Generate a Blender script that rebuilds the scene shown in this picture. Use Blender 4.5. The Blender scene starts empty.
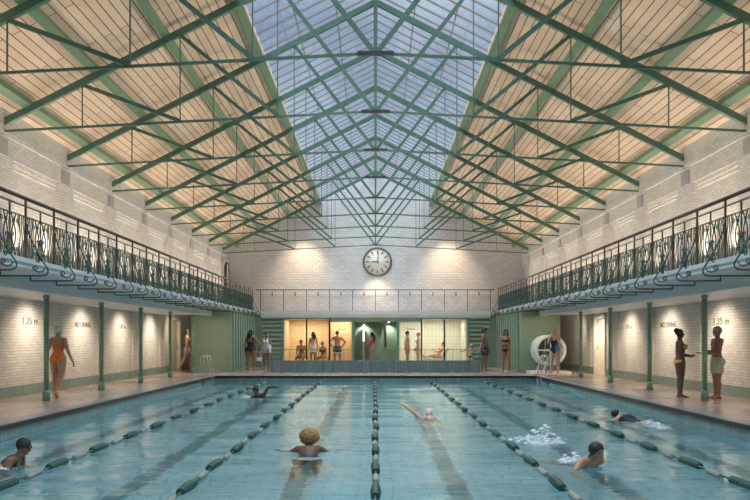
import bpy, bmesh, math, random
import numpy as np
from mathutils import Vector, Matrix, Euler

random.seed(7); np.random.seed(7)
SC = bpy.context.scene
COL = SC.collection
PI = math.pi
def R(a): return math.radians(a)

# ------------------------------------------------------------------ camera
cam = bpy.data.cameras.new('camera'); camo = bpy.data.objects.new('camera', cam); COL.objects.link(camo)
camo.location = (0, 0, 1.5); camo.rotation_euler = (R(90), 0, 0)
cam.sensor_width = 36; cam.lens = 36; cam.shift_y = 88.5/750; cam.shift_x = -0.0007; cam.clip_end = 500; cam.clip_start = .05
SC.camera = camo

# ------------------------------------------------------------------ world
W = bpy.data.worlds.new('sky'); SC.world = W; W.use_nodes = True
nt = W.node_tree; nt.nodes.clear()
def wn(t): return nt.nodes.new(t)
out = wn('ShaderNodeOutputWorld'); bg = wn('ShaderNodeBackground'); tc = wn('ShaderNodeTexCoord')
sx = wn('ShaderNodeSeparateXYZ'); ramp = wn('ShaderNodeValToRGB'); noi = wn('ShaderNodeTexNoise'); r2 = wn('ShaderNodeValToRGB'); mx = wn('ShaderNodeMixRGB')
nt.links.new(tc.outputs['Generated'], sx.inputs[0]); nt.links.new(sx.outputs['Z'], ramp.inputs[0])
e = ramp.color_ramp.elements
e[0].position = .10; e[0].color = (.86, .90, .95, 1)
e[1].position = 1.0; e[1].color = (5.6, 6.1, 6.7, 1)
for p_, c_ in ((.25, (.46, .55, .68)), (.38, (.235, .30, .42)), (.48, (.60, .68, .80)), (.70, (4.4, 4.8, 5.3))):
    n_ = ramp.color_ramp.elements.new(p_); n_.color = c_+(1,)
noi.inputs['Scale'].default_value = 5.0; noi.inputs['Detail'].default_value = 5
nt.links.new(tc.outputs['Generated'], noi.inputs['Vector'])
r2.color_ramp.elements[0].position = .48; r2.color_ramp.elements[1].position = .75
nt.links.new(noi.outputs['Fac'], r2.inputs[0])
mx.inputs[2].default_value = (.78, .83, .92, 1)
mm = wn('ShaderNodeMath'); mm.operation = 'MULTIPLY'; mm.inputs[1].default_value = .55
nt.links.new(r2.outputs[0], mm.inputs[0]); nt.links.new(mm.outputs[0], mx.inputs[0])
nt.links.new(ramp.outputs[0], mx.inputs[1]); nt.links.new(mx.outputs[0], bg.inputs[0]); nt.links.new(bg.outputs[0], out.inputs[0])
bg.inputs[1].default_value = 1.0

SC.view_settings.view_transform = 'Standard'; SC.view_settings.look = 'None'
SC.view_settings.gamma = 1; SC.view_settings.use_curve_mapping = False
SC.view_settings.exposure = 0.2

# light levels
WARM = (1.0, .74, .48); WARM2 = (1.0, .84, .65)
WARM3 = (1.0, .86, .69)
L_DOWN, L_UP, L_ROOF, L_GABLE, L_DECK, L_ROOM = 190, 115, 1600, 380, 14, 46

def spot(name, loc, target, power, color, angle=90, blend=.8, size=.06):
    l = bpy.data.lights.new(name, 'SPOT'); l.energy = power; l.color = color
    l.spot_size = R(angle); l.spot_blend = blend; l.shadow_soft_size = size
    o = bpy.data.objects.new(name, l); COL.objects.link(o); o.location = loc
    o.rotation_euler = (Vector(target)-Vector(loc)).to_track_quat('-Z', 'Y').to_euler(); return o
def area(name, loc, target, power, color, sx_, sy_):
    l = bpy.data.lights.new(name, 'AREA'); l.shape = 'RECTANGLE'; l.size = sx_; l.size_y = sy_
    l.energy = power; l.color = color
    o = bpy.data.objects.new(name, l); COL.objects.link(o); o.location = loc
    o.rotation_euler = (Vector(target)-Vector(loc)).to_track_quat('-Z', 'Y').to_euler(); return o

# ------------------------------------------------------------------ key dimensions
XW, XC, XB, XP = 9.35, 7.97, 6.45, 6.45        # side wall, columns, gallery rail, pool edge
Y0, YB = -4.0, 48.0                             # room near / far end
PY0, PY1 = 5.0, 30.2                            # pool
WZ, FZ = -.27, -1.45                            # water, pool floor
YF, YR = 33.1, 39.5                             # cabin fronts and parapet, glazed rooms
TR = [15.07+3.86*k for k in range(-2, 9)]       # roof trusses
CY = [18.16+3.65*k for k in range(-2, 5)]       # columns
def HR(x): return 12.05-.509*abs(x)             # roof underside
def HF(x): return 11.72-.509*abs(x)             # rafter centre line
XS = 3.46                                       # skylight edge

# wall, roof and gable lamps of the hall
for k in range(7):
    y = 9.16+3.65*k
    for s in (-1, 1): spot('wall_downlight', (s*8.25, y, 2.47), (s*9.6, y, 0.5), L_DOWN, WARM2, 120, 1.0, .06)
for s in (-1, 1): spot('corridor_downlight', (s*8.35, 33.25, 2.46), (s*9.3, 35.2, 0.4), L_DOWN*.45, WARM2, 140, 1.0, .06)
for s in (-1, 1): area('cabin_fill', (s*7.3, 31.6, 2.46), (s*7.3, 32.0, 0), L_DECK, WARM2, .8, .8)  # unseen area lights, added to brighten the green cabin walls
for i in range(len(TR)-1):
    y = (TR[i]+TR[i+1])/2
    for s in (-1, 1):
        for q in (-.95, .75): spot('gallery_uplight', (s*8.95, y+q, 3.75), (s*9.30, y+q, 6), L_UP, WARM2, 150, 1.0, .08)
        if i > 1: spot('roof_spot', (s*6.6, y, 4.3), (-s*6.3, y, 8.9), L_ROOF, WARM3, 54, 1.0, .15)
for x in (-4.55, 4.55): spot('gable_spot', (x, 46.3, 8.6), (x*1.03, 48.1, 4.6), L_GABLE*1.6, WARM, 84, 1.0, .1)
spot('gable_spot', (.1, 46.5, 5.6), (.1, 48.1, 3.9), L_GABLE*.45, WARM, 84, 1.0, .1)

# ------------------------------------------------------------------ materials
MATS = {}
def newmat(name):
    m = bpy.data.materials.new(name); m.use_nodes = True; MATS[name] = m
    return m, m.node_tree, m.node_tree.nodes['Principled BSDF']
def simple(name, col, rough=.5, metal=0, var=.06, nscale=6, bump=0.0, spec=.5):
    m, t, b = newmat(name); N, K = t.nodes, t.links
    b.inputs['Roughness'].default_value = rough; b.inputs['Metallic'].default_value = metal
    b.inputs['Specular IOR Level'].default_value = spec
    no = N.new('ShaderNodeTexNoise'); no.inputs['Scale'].default_value = nscale; no.inputs['Detail'].default_value = 4
    ge = N.new('ShaderNodeTexCoord'); K.new(ge.outputs['Object'], no.inputs['Vector'])
    rp = N.new('ShaderNodeValToRGB'); K.new(no.outputs['Fac'], rp.inputs[0])
    rp.color_ramp.elements[0].position = .3; rp.color_ramp.elements[1].position = .7
    rp.color_ramp.elements[0].color = tuple(c*(1-var) for c in col)+(1,)
    rp.color_ramp.elements[1].color = tuple(min(1, c*(1+var)) for c in col)+(1,)
    K.new(rp.outputs[0], b.inputs['Base Color'])
    if bump:
        bp = N.new('ShaderNodeBump'); bp.inputs['Strength'].default_value = bump; bp.inputs['Distance'].default_value = .01
        K.new(no.outputs['Fac'], bp.inputs['Height']); K.new(bp.outputs[0], b.inputs['Normal'])
    return m
def planar(t, mode):
    """texture coordinates laid flat on each face: metres along the wall or floor"""
    N, K = t.nodes, t.links
    g = N.new('ShaderNodeNewGeometry'); p = N.new('ShaderNodeSeparateXYZ'); K.new(g.outputs['Position'], p.inputs[0])
    c = N.new('ShaderNodeCombineXYZ')
    if mode == 'roof':
        a = N.new('ShaderNodeMath'); a.operation = 'ABSOLUTE'; K.new(p.outputs['X'], a.inputs[0])
        s = N.new('ShaderNodeMath'); s.operation = 'MULTIPLY'; s.inputs[1].default_value = 1.122; K.new(a.outputs[0], s.inputs[0])
        K.new(p.outputs['Y'], c.inputs[0]); K.new(s.outputs[0], c.inputs[1]); return c.outputs[0]
    n = N.new('ShaderNodeSeparateXYZ'); K.new(g.outputs['True Normal'], n.inputs[0])
    def gt(sock):
        a = N.new('ShaderNodeMath'); a.operation = 'ABSOLUTE'; K.new(sock, a.inputs[0])
        q = N.new('ShaderNodeMath'); q.operation = 'GREATER_THAN'; q.inputs[1].default_value = .6; K.new(a.outputs[0], q.inputs[0]); return q.outputs[0]
    def mix(f, a, b):
        q = N.new('ShaderNodeMix'); q.data_type = 'FLOAT'; K.new(f, q.inputs[0]); K.new(a, q.inputs[2]); K.new(b, q.inputs[3]); return q.outputs[0]
    u = mix(gt(n.outputs['X']), p.outputs['X'], p.outputs['Y'])
    v = mix(gt(n.outputs['Z']), p.outputs['Z'], p.outputs['Y'])
    K.new(u, c.inputs[0]); K.new(v, c.inputs[1]); return c.outputs[0]
def tiled(name, c1, c2, mortar, w, h, ms, rough=.3, offset=.5, bump=.3, mode='flat', wob=.0, bias=0.0, dirt=.10, mrough=.8, dist=.004):
    m, t, b = newmat(name); N, K = t.nodes, t.links
    br = N.new('ShaderNodeTexBrick'); K.new(planar(t, mode), br.inputs['Vector'])
    br.offset = offset; br.inputs['Scale'].default_value = 1; br.inputs['Color1'].default_value = c1+(1,); br.inputs['Color2'].default_value = c2+(1,)
    br.inputs['Mortar'].default_value = mortar+(1,); br.inputs['Mortar Size'].default_value = ms; br.inputs['Mortar Smooth'].default_value = .1
    br.inputs['Bias'].default_value = bias; br.inputs['Brick Width'].default_value = w; br.inputs['Row Height'].default_value = h
    no = N.new('ShaderNodeTexNoise'); no.inputs['Scale'].default_value = 1.3; no.inputs['Detail'].default_value = 5
    g = N.new('ShaderNodeNewGeometry'); K.new(g.outputs['Position'], no.inputs['Vector'])
    rp = N.new('ShaderNodeMapRange'); rp.inputs['To Min'].default_value = 1-dirt*1.6; rp.inputs['To Max'].default_value = 1+dirt*.6; K.new(no.outputs['Fac'], rp.inputs[0])
    mu = N.new('ShaderNodeMixRGB'); mu.blend_type = 'MULTIPLY'; mu.inputs[0].default_value = 1
    K.new(br.outputs['Color'], mu.inputs[1]); K.new(rp.outputs[0], mu.inputs[2]); K.new(mu.outputs[0], b.inputs['Base Color'])
    rr = N.new('ShaderNodeMapRange'); rr.inputs['To Min'].default_value = rough; rr.inputs['To Max'].default_value = mrough
    K.new(br.outputs['Fac'], rr.inputs[0]); K.new(rr.outputs[0], b.inputs['Roughness'])
    if bump:
        iv = N.new('ShaderNodeMath'); iv.operation = 'SUBTRACT'; iv.inputs[0].default_value = 1; K.new(br.outputs['Fac'], iv.inputs[1])
        hsock = iv.outputs[0]
        if wob:
            n2 = N.new('ShaderNodeTexNoise'); n2.inputs['Scale'].default_value = 9; n2.inputs['Detail'].default_value = 2; K.new(g.outputs['Position'], n2.inputs['Vector'])
            ma = N.new('ShaderNodeMath'); ma.operation = 'MULTIPLY_ADD'; ma.inputs[1].default_value = wob; K.new(n2.outputs['Fac'], ma.inputs[0]); K.new(hsock, ma.inputs[2]); hsock = ma.outputs[0]
        bp = N.new('ShaderNodeBump'); bp.inputs['Strength'].default_value = bump; bp.inputs['Distance'].default_value = dist
        K.new(hsock, bp.inputs['Height']); K.new(bp.outputs[0], b.inputs['Normal'])
    return m
tiled('white_brick', (.80, .765, .72), (.68, .64, .60), (.42, .39, .36), .235, .078, .008, .22, wob=2.0, bump=.7, dirt=.12)
tiled('gable_brick', (.74, .72, .70), (.66, .64, .62), (.44, .42, .40), .40, .155, .010, .4, wob=1.0, bump=.4)
tiled('wood_planks', (.79, .61, .455), (.68, .515, .38), (.10, .06, .04), 3.6, .215, .012, .55, bump=.4, mode='roof', dirt=.14)
tiled('deck_tile', (.50, .37, .30), (.43, .31, .25), (.30, .23, .19), .30, .30, .006, .22, offset=0, bump=.2, dirt=.22, mrough=.4, wob=.6)
tiled('coping_stone', (.33, .32, .30), (.28, .275, .26), (.16, .15, .15), .6, .35, .008, .3, offset=0, bump=.2, dirt=.2)
tiled('band_tile', (.20, .32, .32), (.27, .40, .39), (.10, .14, .15), .105, .60, .010, .25, offset=0, bump=.4, dirt=.2)
tiled('skirting_tile', (.20, .30, .27), (.26, .36, .32), (.14, .18, .17), .15, .32, .008, .25, offset=0, bump=.4, dirt=.15)
tiled('parapet_tile', (.14, .215, .235), (.19, .275, .285), (.10, .14, .16), .14, .6, .012, .25, offset=0, bump=.4, dirt=.15)
tiled('pool_tile', (.43, .66, .68), (.39, .61, .64), (.20, .38, .42), .46, .23, .012, .35, bump=.1, dirt=.12)
tiled('lane_tile', (.10, .25, .28), (.115, .28, .31), (.06, .16, .19), .46, .23, .010, .35, bump=.1, dirt=.1)
tiled('steam_tile', (.82, .81, .72), (.78, .78, .69), (.58, .60, .52), .20, .40, .012, .3, offset=0, bump=.2, dirt=.06)
tiled('sauna_wood', (.84, .68, .48), (.80, .63, .43), (.58, .42, .27), 3.0, .12, .006, .5, offset=.5, bump=.2, dirt=.1)
simple('steel_green', (.085, .19, .135), .42, var=.10)
simple('truss_green', (.082, .165, .122), .42, var=.10)
simple('purlin_green', (.15, .245, .15), .5, var=.08)
simple('column_green', (.18, .335, .235), .35, var=.08)
simple('panel_green', (.24, .34, .24), .45, var=.05)
simple('cabin_green', (.235, .31, .215), .55, var=.06, nscale=2)
simple('rail_brown', (.10, .06, .05), .35)
simple('iron_green', (.022, .088, .066), .38, var=.15)
simple('pale_iron', (.40, .41, .40), .5)
simple('dark_metal', (.035, .04, .042), .4)
simple('grey_metal', (.16, .19, .17), .4)
simple('steel_white', (.60, .66, .69), .45, var=.05, nscale=2)
simple('plaster_white', (.74, .74, .72), .6, var=.05, nscale=2)
simple('curb_beige', (.50, .43, .35), .6)
simple('bronze_bar', (.26, .22, .21), .45)
simple('grey_stone', (.36, .36, .37), .7, var=.1, bump=.3, nscale=14)
simple('white_paint', (.82, .83, .80), .4)
simple('reel_white', (.72, .80, .70), .45)
simple('chrome', (.75, .76, .76), .18, 1.0)
simple('sign_ink', (.10, .085, .075), .6)
simple('clock_face', (.84, .77, .66), .5)
simple('clock_rim', (.13, .115, .105), .4)
simple('door_cream', (.86, .76, .62), .5, var=.03)
simple('float_green', (.010, .075, .052), .45, var=.15)
simple('float_pale', (.27, .31, .27), .4, var=.1)
simple('wire', (.10, .11, .10), .4)
simple('near_black', (.022, .022, .026), .35)
simple('foam', (.90, .94, .95), .35, var=.02)
simple('bench_wood', (.66, .45, .27), .5, var=.15)
simple('gloss_black', (.012, .012, .014), .15)
def glass(name, tint, refl=.12, rough=.02):
    m, t, b = newmat(name); N, K = t.nodes, t.links; N.remove(b)
    o = N['Material Output']; tr = N.new('ShaderNodeBsdfTransparent'); gl = N.new('ShaderNodeBsdfGlossy'); mi = N.new('ShaderNodeMixShader'); lw = N.new('ShaderNodeLayerWeight'); lw.inputs[0].default_value = .5
    pw = N.new('ShaderNodeMath'); pw.operation = 'POWER'; pw.inputs[1].default_value = 5; K.new(lw.outputs['Facing'], pw.inputs[0])
    fr = N.new('ShaderNodeMath'); fr.operation = 'MULTIPLY_ADD'; fr.inputs[1].default_value = .45; fr.inputs[2].default_value = .025; K.new(pw.outputs[0], fr.inputs[0]); tr.inputs[0].default_value = tint+(1,); gl.inputs['Roughness'].default_value = rough
    K.new(fr.outputs[0], mi.inputs[0]); K.new(tr.outputs[0], mi.inputs[1]); K.new(gl.outputs[0], mi.inputs[2]); K.new(mi.outputs[0], o.inputs[0]); return m
glass('clear_glass', (.93, .95, .92)); glass('roof_glass', (.90, .94, .97))
m, t, b = newmat('shower_light'); b.inputs['Base Color'].default_value = (1, 1, 1, 1); b.inputs['Emission Color'].default_value = (.95, 1, .92, 1); b.inputs['Emission Strength'].default_value = 2.5
m, t, b = newmat('lamp_glow'); b.inputs['Emission Color'].default_value = (1, .84, .62, 1); b.inputs['Emission Strength'].default_value = 6
# water: clear refracting surface with fine ripples
m, t, b = newmat('pool_water'); N, K = t.nodes, t.links; N.remove(b)
gl = N.new('ShaderNodeBsdfGlass'); gl.inputs['IOR'].default_value = 1.33; gl.inputs['Roughness'].default_value = .0; gl.inputs['Color'].default_value = (.88, .975, .985, 1)
g = N.new('ShaderNodeNewGeometry'); mp = N.new('ShaderNodeMapping'); mp.inputs['Scale'].default_value = (.8, 1.9, 1); K.new(g.outputs['Position'], mp.inputs[0])
n1 = N.new('ShaderNodeTexNoise'); n1.inputs['Scale'].default_value = 2.6; n1.inputs['Detail'].default_value = 4; n1.inputs['Roughness'].default_value = .55; n1.inputs['Distortion'].default_value = .6; K.new(mp.outputs[0], n1.inputs['Vector'])
bp = N.new('ShaderNodeBump'); bp.inputs['Strength'].default_value = .36; bp.inputs['Distance'].default_value = .05; K.new(n1.outputs['Fac'], bp.inputs['Height']); K.new(bp.outputs[0], gl.inputs['Normal'])
K.new(gl.outputs[0], N['Material Output'].inputs[0])

# ------------------------------------------------------------------ mesh helpers
def wloc(o):
    v = Vector((0, 0, 0))
    while o is not None: v += o.location; o = o.parent
    return v
class MB:
    def __init__(s): s.v = []; s.f = []; s.sm = []
    def raw(s, vs, fs, smooth=False):
        k = len(s.v); s.v += [tuple(x) for x in vs]; s.f += [tuple(i+k for i in f) for f in fs]; s.sm += [smooth]*len(fs); return s
    def box(s, a, b):
        x0, y0, z0 = a; x1, y1, z1 = b
        if x0 > x1: x0, x1 = x1, x0
        if y0 > y1: y0, y1 = y1, y0
        if z0 > z1: z0, z1 = z1, z0
        return s.raw([(x0,y0,z0),(x1,y0,z0),(x1,y1,z0),(x0,y1,z0),(x0,y0,z1),(x1,y0,z1),(x1,y1,z1),(x0,y1,z1)],
                     [(0,3,2,1),(4,5,6,7),(0,1,5,4),(1,2,6,5),(2,3,7,6),(3,0,4,7)])
    def bar(s, p, q, w, h, up=(0, 0, 1)):
        p, q = Vector(p), Vector(q); d = (q-p).normalized(); up = Vector(up)
        if abs(d.dot(up)) > .99: up = Vector((0, 1, 0))
        a = d.cross(up).normalized(); c = a.cross(d).normalized()
        vs = [e_+a*i*w/2+c*j*h/2 for e_ in (p, q) for i, j in ((-1,-1),(1,-1),(1,1),(-1,1))]
        return s.raw(vs, [(3,2,1,0),(4,5,6,7),(0,1,5,4),(1,2,6,5),(2,3,7,6),(3,0,4,7)])
    def tube(s, pts, r, n=6, closed=False, caps=True):
        pts = [Vector(p) for p in pts]; m = len(pts); rs = r if isinstance(r, (list, tuple)) else [r]*m
        d0 = (pts[1]-pts[0]).normalized(); a = d0.orthogonal().normalized(); vs = []
        for i, p in enumerate(pts):
            if closed: d = (pts[(i+1) % m]-pts[i-1]).normalized()
            else: d = (pts[min(i+1, m-1)]-pts[max(i-1, 0)]).normalized()
            a = (a-d*a.dot(d)); a = a.normalized() if a.length > 1e-6 else d.orthogonal().normalized(); c = d.cross(a)
            vs += [p+(a*math.cos(2*PI*j/n)+c*math.sin(2*PI*j/n))*rs[i] for j in range(n)]
        fs = []
        for i in range(m if closed else m-1):
            for j in range(n):
                A, B = i*n+j, i*n+(j+1) % n; C_, D = ((i+1) % m)*n+(j+1) % n, ((i+1) % m)*n+j
                fs.append((A, B, C_, D))
        if caps and not closed: fs += [tuple(range(n-1, -1, -1)), tuple((m-1)*n+j for j in range(n))]
        return s.raw(vs, fs, n > 4)
    def lathe(s, prof, c=(0, 0, 0), axis='z', n=20):
        vs = []; c = Vector(c)
        for r, h in prof:
            for j in range(n):
                x, y = r*math.cos(2*PI*j/n), r*math.sin(2*PI*j/n)
                vs.append(c+Vector({'z': (x, y, h), 'y': (x, h, y), 'x': (h, x, y)}[axis]))
        fs = [(i*n+j, i*n+(j+1) % n, (i+1)*n+(j+1) % n, (i+1)*n+j) for i in range(len(prof)-1) for j in range(n)]
        fs += [tuple(range(n-1, -1, -1)), tuple((len(prof)-1)*n+j for j in range(n))]
        return s.raw(vs, fs, True)
    def ball(s, c, r, u=10, w=7, rot=None):
        r = (r, r, r) if isinstance(r, (int, float)) else r; c = Vector(c); vs = [Vector((0, 0, r[2]))]
        for i in range(1, w):
            for j in range(u):
                th, ph = PI*i/w, 2*PI*j/u; vs.append(Vector((r[0]*math.sin(th)*math.cos(ph), r[1]*math.sin(th)*math.sin(ph), r[2]*math.cos(th))))
        vs.append(Vector((0, 0, -r[2])))
        if rot is not None: vs = [rot @ v for v in vs]
        L = len(vs)-1; fs = [(0, 1+j, 1+(j+1) % u) for j in range(u)]
        for i in range(w-2):
            fs += [(1+i*u+j, 1+(i+1)*u+j, 1+(i+1)*u+(j+1) % u, 1+i*u+(j+1) % u) for j in range(u)]
        fs += [(L, 1+(w-2)*u+(j+1) % u, 1+(w-2)*u+j) for j in range(u)]
        return s.raw([v+c for v in vs], fs, True)
    def mesh(s, name, mat, off=(0, 0, 0), fix=True):
        me = bpy.data.meshes.new(name); off = Vector(off)
        me.from_pydata([Vector(v)-off for v in s.v], [], s.f)
        me.polygons.foreach_set('use_smooth', s.sm)
        if mat: me.materials.append(MATS[mat])
        if fix:
            b_ = bmesh.new(); b_.from_mesh(me); bmesh.ops.recalc_face_normals(b_, faces=b_.faces); b_.to_mesh(me); b_.free()
        me.update(); return me
    def build(s, name, mat, parent=None, fix=True, origin=None):
        """one mesh object; vertices are given in world metres"""
        if parent is not None: off = wloc(parent); loc = (0, 0, 0)
        elif origin is not None: off = Vector(origin); loc = origin
        else: off = Vector((0, 0, 0)); loc = (0, 0, 0)
        o = bpy.data.objects.new(name, s.mesh(name, mat, off, fix)); COL.objects.link(o); o.parent = parent; o.location = loc
        return o
def place(name, me, parent, loc=(0, 0, 0), rot=(0, 0, 0)):
    o = bpy.data.objects.new(name, me); COL.objects.link(o); o.parent = parent; o.location = loc; o.rotation_euler = rot; return o
def tag(o, label, cat, group=None, kind=None):
    o['label'] = label; o['category'] = cat
    if group: o['group'] = group
    if kind: o['kind'] = kind
    return o
def thing(name, label, cat, loc=(0, 0, 0), group=None):
    o = bpy.data.objects.new(name, None); COL.objects.link(o); o.location = loc; o.empty_display_size = .1
    return tag(o, label, cat, group)
def struct(o, label=None, cat=None):
    o['kind'] = 'structure'
    if label: o['label'] = label
    if cat: o['category'] = cat
    return o
ORD = ['first', 'second', 'third', 'fourth', 'fifth', 'sixth', 'seventh', 'eighth', 'ninth', 'tenth', 'eleventh', 'twelfth']
SIDE = {-1: 'left', 1: 'right'}

# ------------------------------------------------------------------ pool hall shell
b = MB()
for s in (-1, 1): b.box((s*(XP+.32), Y0, -.3), (s*(XW+.3), YB, 0))
b.box((-XP-.32, PY1+.32, -.3), (XP+.32, YB, 0)); b.box((-XP-.32, Y0, -.3), (XP+.32, PY0-.32, 0))
struct(b.build('floor', 'deck_tile'), 'terracotta tiled pool deck around the water', 'floor')
b = MB()
for s in (-1, 1): b.box((s*XP, PY0-.32, -.045), (s*(XP+.32), PY1+.32, .004))
b.box((-XP, PY1, -.045), (XP, PY1+.32, .004)); b.box((-XP, PY0-.32, -.045), (XP, PY0, .004))
struct(b.build('trim_1', 'coping_stone'), 'grey stone coping round the pool edge', 'coping')
b = MB()
for s in (-1, 1): b.box((s*(XP-.035), PY0, -.085), (s*(XP+.02), PY1, -.002))
b.box((-XP, PY1-.035, -.085), (XP, PY1+.02, -.002))
struct(b.build('trim_2', 'near_black'), 'near black strip at the pool edge nosing', 'nosing')  # near-black strip running along the inner edge of the coping
b = MB()
for s in (-1, 1): b.box((s*(XP+.005), PY0, -.46), (s*(XP+.25), PY1, -.06))
b.box((-XP-.2, PY1+.005, -.46), (XP+.2, PY1+.25, -.06))
struct(b.build('pool_wall_band', 'band_tile'), 'band of upright sea green tiles above the waterline', 'tile band')
b = MB()
for s in (-1, 1): b.box((s*(XP+.012), PY0-.2, FZ-.1), (s*(XP+.25), PY1+.2, -.44))
b.box((-XP-.2, PY1+.012, FZ-.1), (XP+.2, PY1+.25, -.44)); b.box((-XP-.2, PY0-.25, FZ-.1), (XP+.2, PY0, -.05))
b.box((-XP-.2, PY0-.25, FZ-.2), (XP+.2, PY1+.25, FZ))
struct(b.build('pool_basin', 'pool_tile'), 'turquoise tiled basin of the swimming pool', 'pool basin')
b = MB()
for x in (-5.45, -3.3, -1.1, 1.1, 3.3, 5.45):
    b.box((x-.14, PY0+1.5, FZ), (x+.14, PY1-1.6, FZ+.006)); b.box((x-.5, PY1-1.6, FZ), (x+.5, PY1-1.34, FZ+.006))
struct(b.build('pool_lane_markings', 'lane_tile'), 'dark teal lane stripes on the pool bottom', 'lane markings')

def wall_side(s):
    b = MB(); wo = XW+.45
    dy0, dy1 = (34.2, 35.7) if s < 0 else (30.45, 31.85)        # doorway
    zt = 2.33
    b.box((s*XW, Y0, 0), (s*wo, dy0, 2.78)); b.box((s*XW, dy1, 0), (s*wo, YB, 2.78)); b.box((s*XW, dy0, zt), (s*wo, dy1, 2.78))
    # shallow piers at the columns
    for y in CY:
        if y < 33: b.box((s*(XW-.05), y-.32, .0), (s*XW, y+.32, 2.6))
    # gallery wall: recessed bays, piers, corbelled head
    b.box((s*(XW+.16), Y0, 2.78), (s*wo, YB, 6.1))
    for y in TR+[TR[0]-3.86]: b.box((s*XW, y-.62, 2.78), (s*(XW+.16), y+.42, 6.1))
    b.box((s*XW, Y0, 6.1), (s*wo, YB, 7.6)); b.box((s*(XW+.05), Y0, 6.0), (s*(XW+.2), YB, 6.1)); b.box((s*(XW+.1), Y0, 5.9), (s*(XW+.2), YB, 6.0))
    b.box((s*(XW-.04), Y0, 6.62), (s*XW, YB, 6.70))
    struct(b.build('wall_'+SIDE[s], 'white_brick'), 'white glazed brick wall along the %s deck and gallery' % SIDE[s], 'wall')
    b = MB(); ys = [Y0]
    for a0, a1 in ((Y0, dy0-.06), (dy1+.06, YB)): b.box((s*(XW-.06), a0, 0), (s*(XW-.005), a1, .27))
    struct(b.build('baseboard_'+SIDE[s], 'skirting_tile'), 'green tile skirting along the %s wall' % SIDE[s], 'skirting')
    return dy0, dy1, zt
for s in (-1, 1):
    dy0, dy1, zt = wall_side(s)
    d = struct(bpy.data.objects.new('door_%d' % (1 if s < 0 else 2), None), 'pale doorway in the %s brick wall' % SIDE[s], 'door')
    COL.objects.link(d); d.location = (s*XW, dy0, 0)
    lf = MB().box((s*(XW+.08), dy0, 0), (s*(XW+.14), dy1, zt)).build('door_leaf', 'door_cream', d)
    b = MB()
    for y in (dy0, dy1): b.box((s*(XW-.07), y-.07, 0), (s*(XW+.08), y+.05, zt+.05))
    b.box((s*(XW-.07), dy0-.07, zt), (s*(XW+.08), dy1+.05, zt+.08))
    b.build('door_frame', 'white_paint' if s > 0 else 'door_cream', d)
    b = MB(); b.tube([(s*(XW+.02), dy1-.15, 1.0), (s*(XW+.02), dy1-.15, 1.25)], .014); b.build('door_handle', 'chrome', lf)
    if s > 0:
        b = MB(); yc = (dy0+dy1)/2
        b.tube([(s*(XW-.03), yc+.8*math.cos(a), zt+.03+.20*math.sin(a)) for a in np.linspace(0, PI, 14)], .035, 6)
        b.build('arch_moulding', 'white_paint', d)
# gable wall
b = MB(); n = 24
pf = [(-XW-.3, 0), (XW+.3, 0), (XW+.3, HR(XW)+.1), (0, 12.3), (-XW-.3, HR(XW)+.1)]
b.raw([(x, YB, z) for x, z in pf]+[(x, YB+.4, z) for x, z in pf], [(0,1,2,3,4), (9,8,7,6,5)]+[(i, i+5, (i+1) % 5+5, (i+1) % 5) for i in range(5)])
struct(b.build('wall_back', 'gable_brick'), 'white brick gable wall at the far end', 'wall')
b = MB()
b.raw([(x, Y0, z) for x, z in pf]+[(x, Y0-.4, z) for x, z in pf], [(0,1,2,3,4), (9,8,7,6,5)]+[(i, i+5, (i+1) % 5+5, (i+1) % 5) for i in range(5)])
struct(b.build('wall_front', 'gable_brick'), 'white brick wall at the near end', 'wall')
# tall gallery doorway near the gable on the left wall
d = struct(bpy.data.objects.new('door_3', None), 'tall dark framed doorway on the left gallery', 'door'); COL.objects.link(d); d.location = (-XW, 46, 2.95)
MB().box((-XW-.10, 46.75, 2.95), (-XW+.05, 47.45, 6.15)).build('door_leaf', 'door_cream', d)
b = MB()
for y in (46.7, 47.45): b.box((-XW-.1, y-.05, 2.95), (-XW+.09, y+.05, 6.2))
b.box((-XW-.1, 46.65, 6.15), (-XW+.09, 47.5, 6.25)); b.build('door_frame', 'rail_brown', d)

# roof slopes
for s in (-1, 1):
    b = MB(); t_ = .12
    xa, xb = XS, XW+.5
    vs = [(s*x, y, HR(x)+k) for k in (0, t_) for x, y in ((xa, Y0-.4), (xb, Y0-.4), (xb, YB+.4), (xa, YB+.4))]
    b.raw(vs, [(0,1,2,3), (7,6,5,4), (0,4,5,1), (1,5,6,2), (2,6,7,3), (3,7,4,0)])
    struct(b.build('ceiling_'+SIDE[s], 'wood_planks'), 'pale timber boarded roof slope on the %s' % SIDE[s], 'ceiling')
    w = struct(bpy.data.objects.new('window_%d' % (1 if s < 0 else 2), None), '%s slope of the glazed ridge skylight' % SIDE[s], 'skylight')
    COL.objects.link(w); w.location = (s*XS, Y0, HR(XS))
    b = MB(); vs = [(s*x, y, HR(x)+.10+k) for k in (0, .012) for x, y in ((0, Y0-.4), (xa+.15, Y0-.4), (xa+.15, YB+.4), (0, YB+.4))]
    b.raw(vs, [(0,1,2,3), (7,6,5,4), (0,4,5,1), (1,5,6,2), (2,6,7,3), (3,7,4,0)]); b.build('glass_pane', 'roof_glass', w)
    b = MB(); y = Y0+.1
    while y < YB:
        b.bar((0, y, HR(0)+.07), (s*(xa+.1), y, HR(xa+.1)+.07), .04, .045); y += .643
    for x in (1.2, 2.35): b.bar((s*x, Y0, HR(x)+.09), (s*x, YB, HR(x)+.09), .03, .03)
    b.build('glazing_bar', 'bronze_bar', w)
    b = MB(); b.bar((s*(xa+.02), Y0, HR(xa)+.03), (s*(xa+.02), YB, HR(xa)+.03), .05, .16); b.build('curb', 'curb_beige', w)
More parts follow.
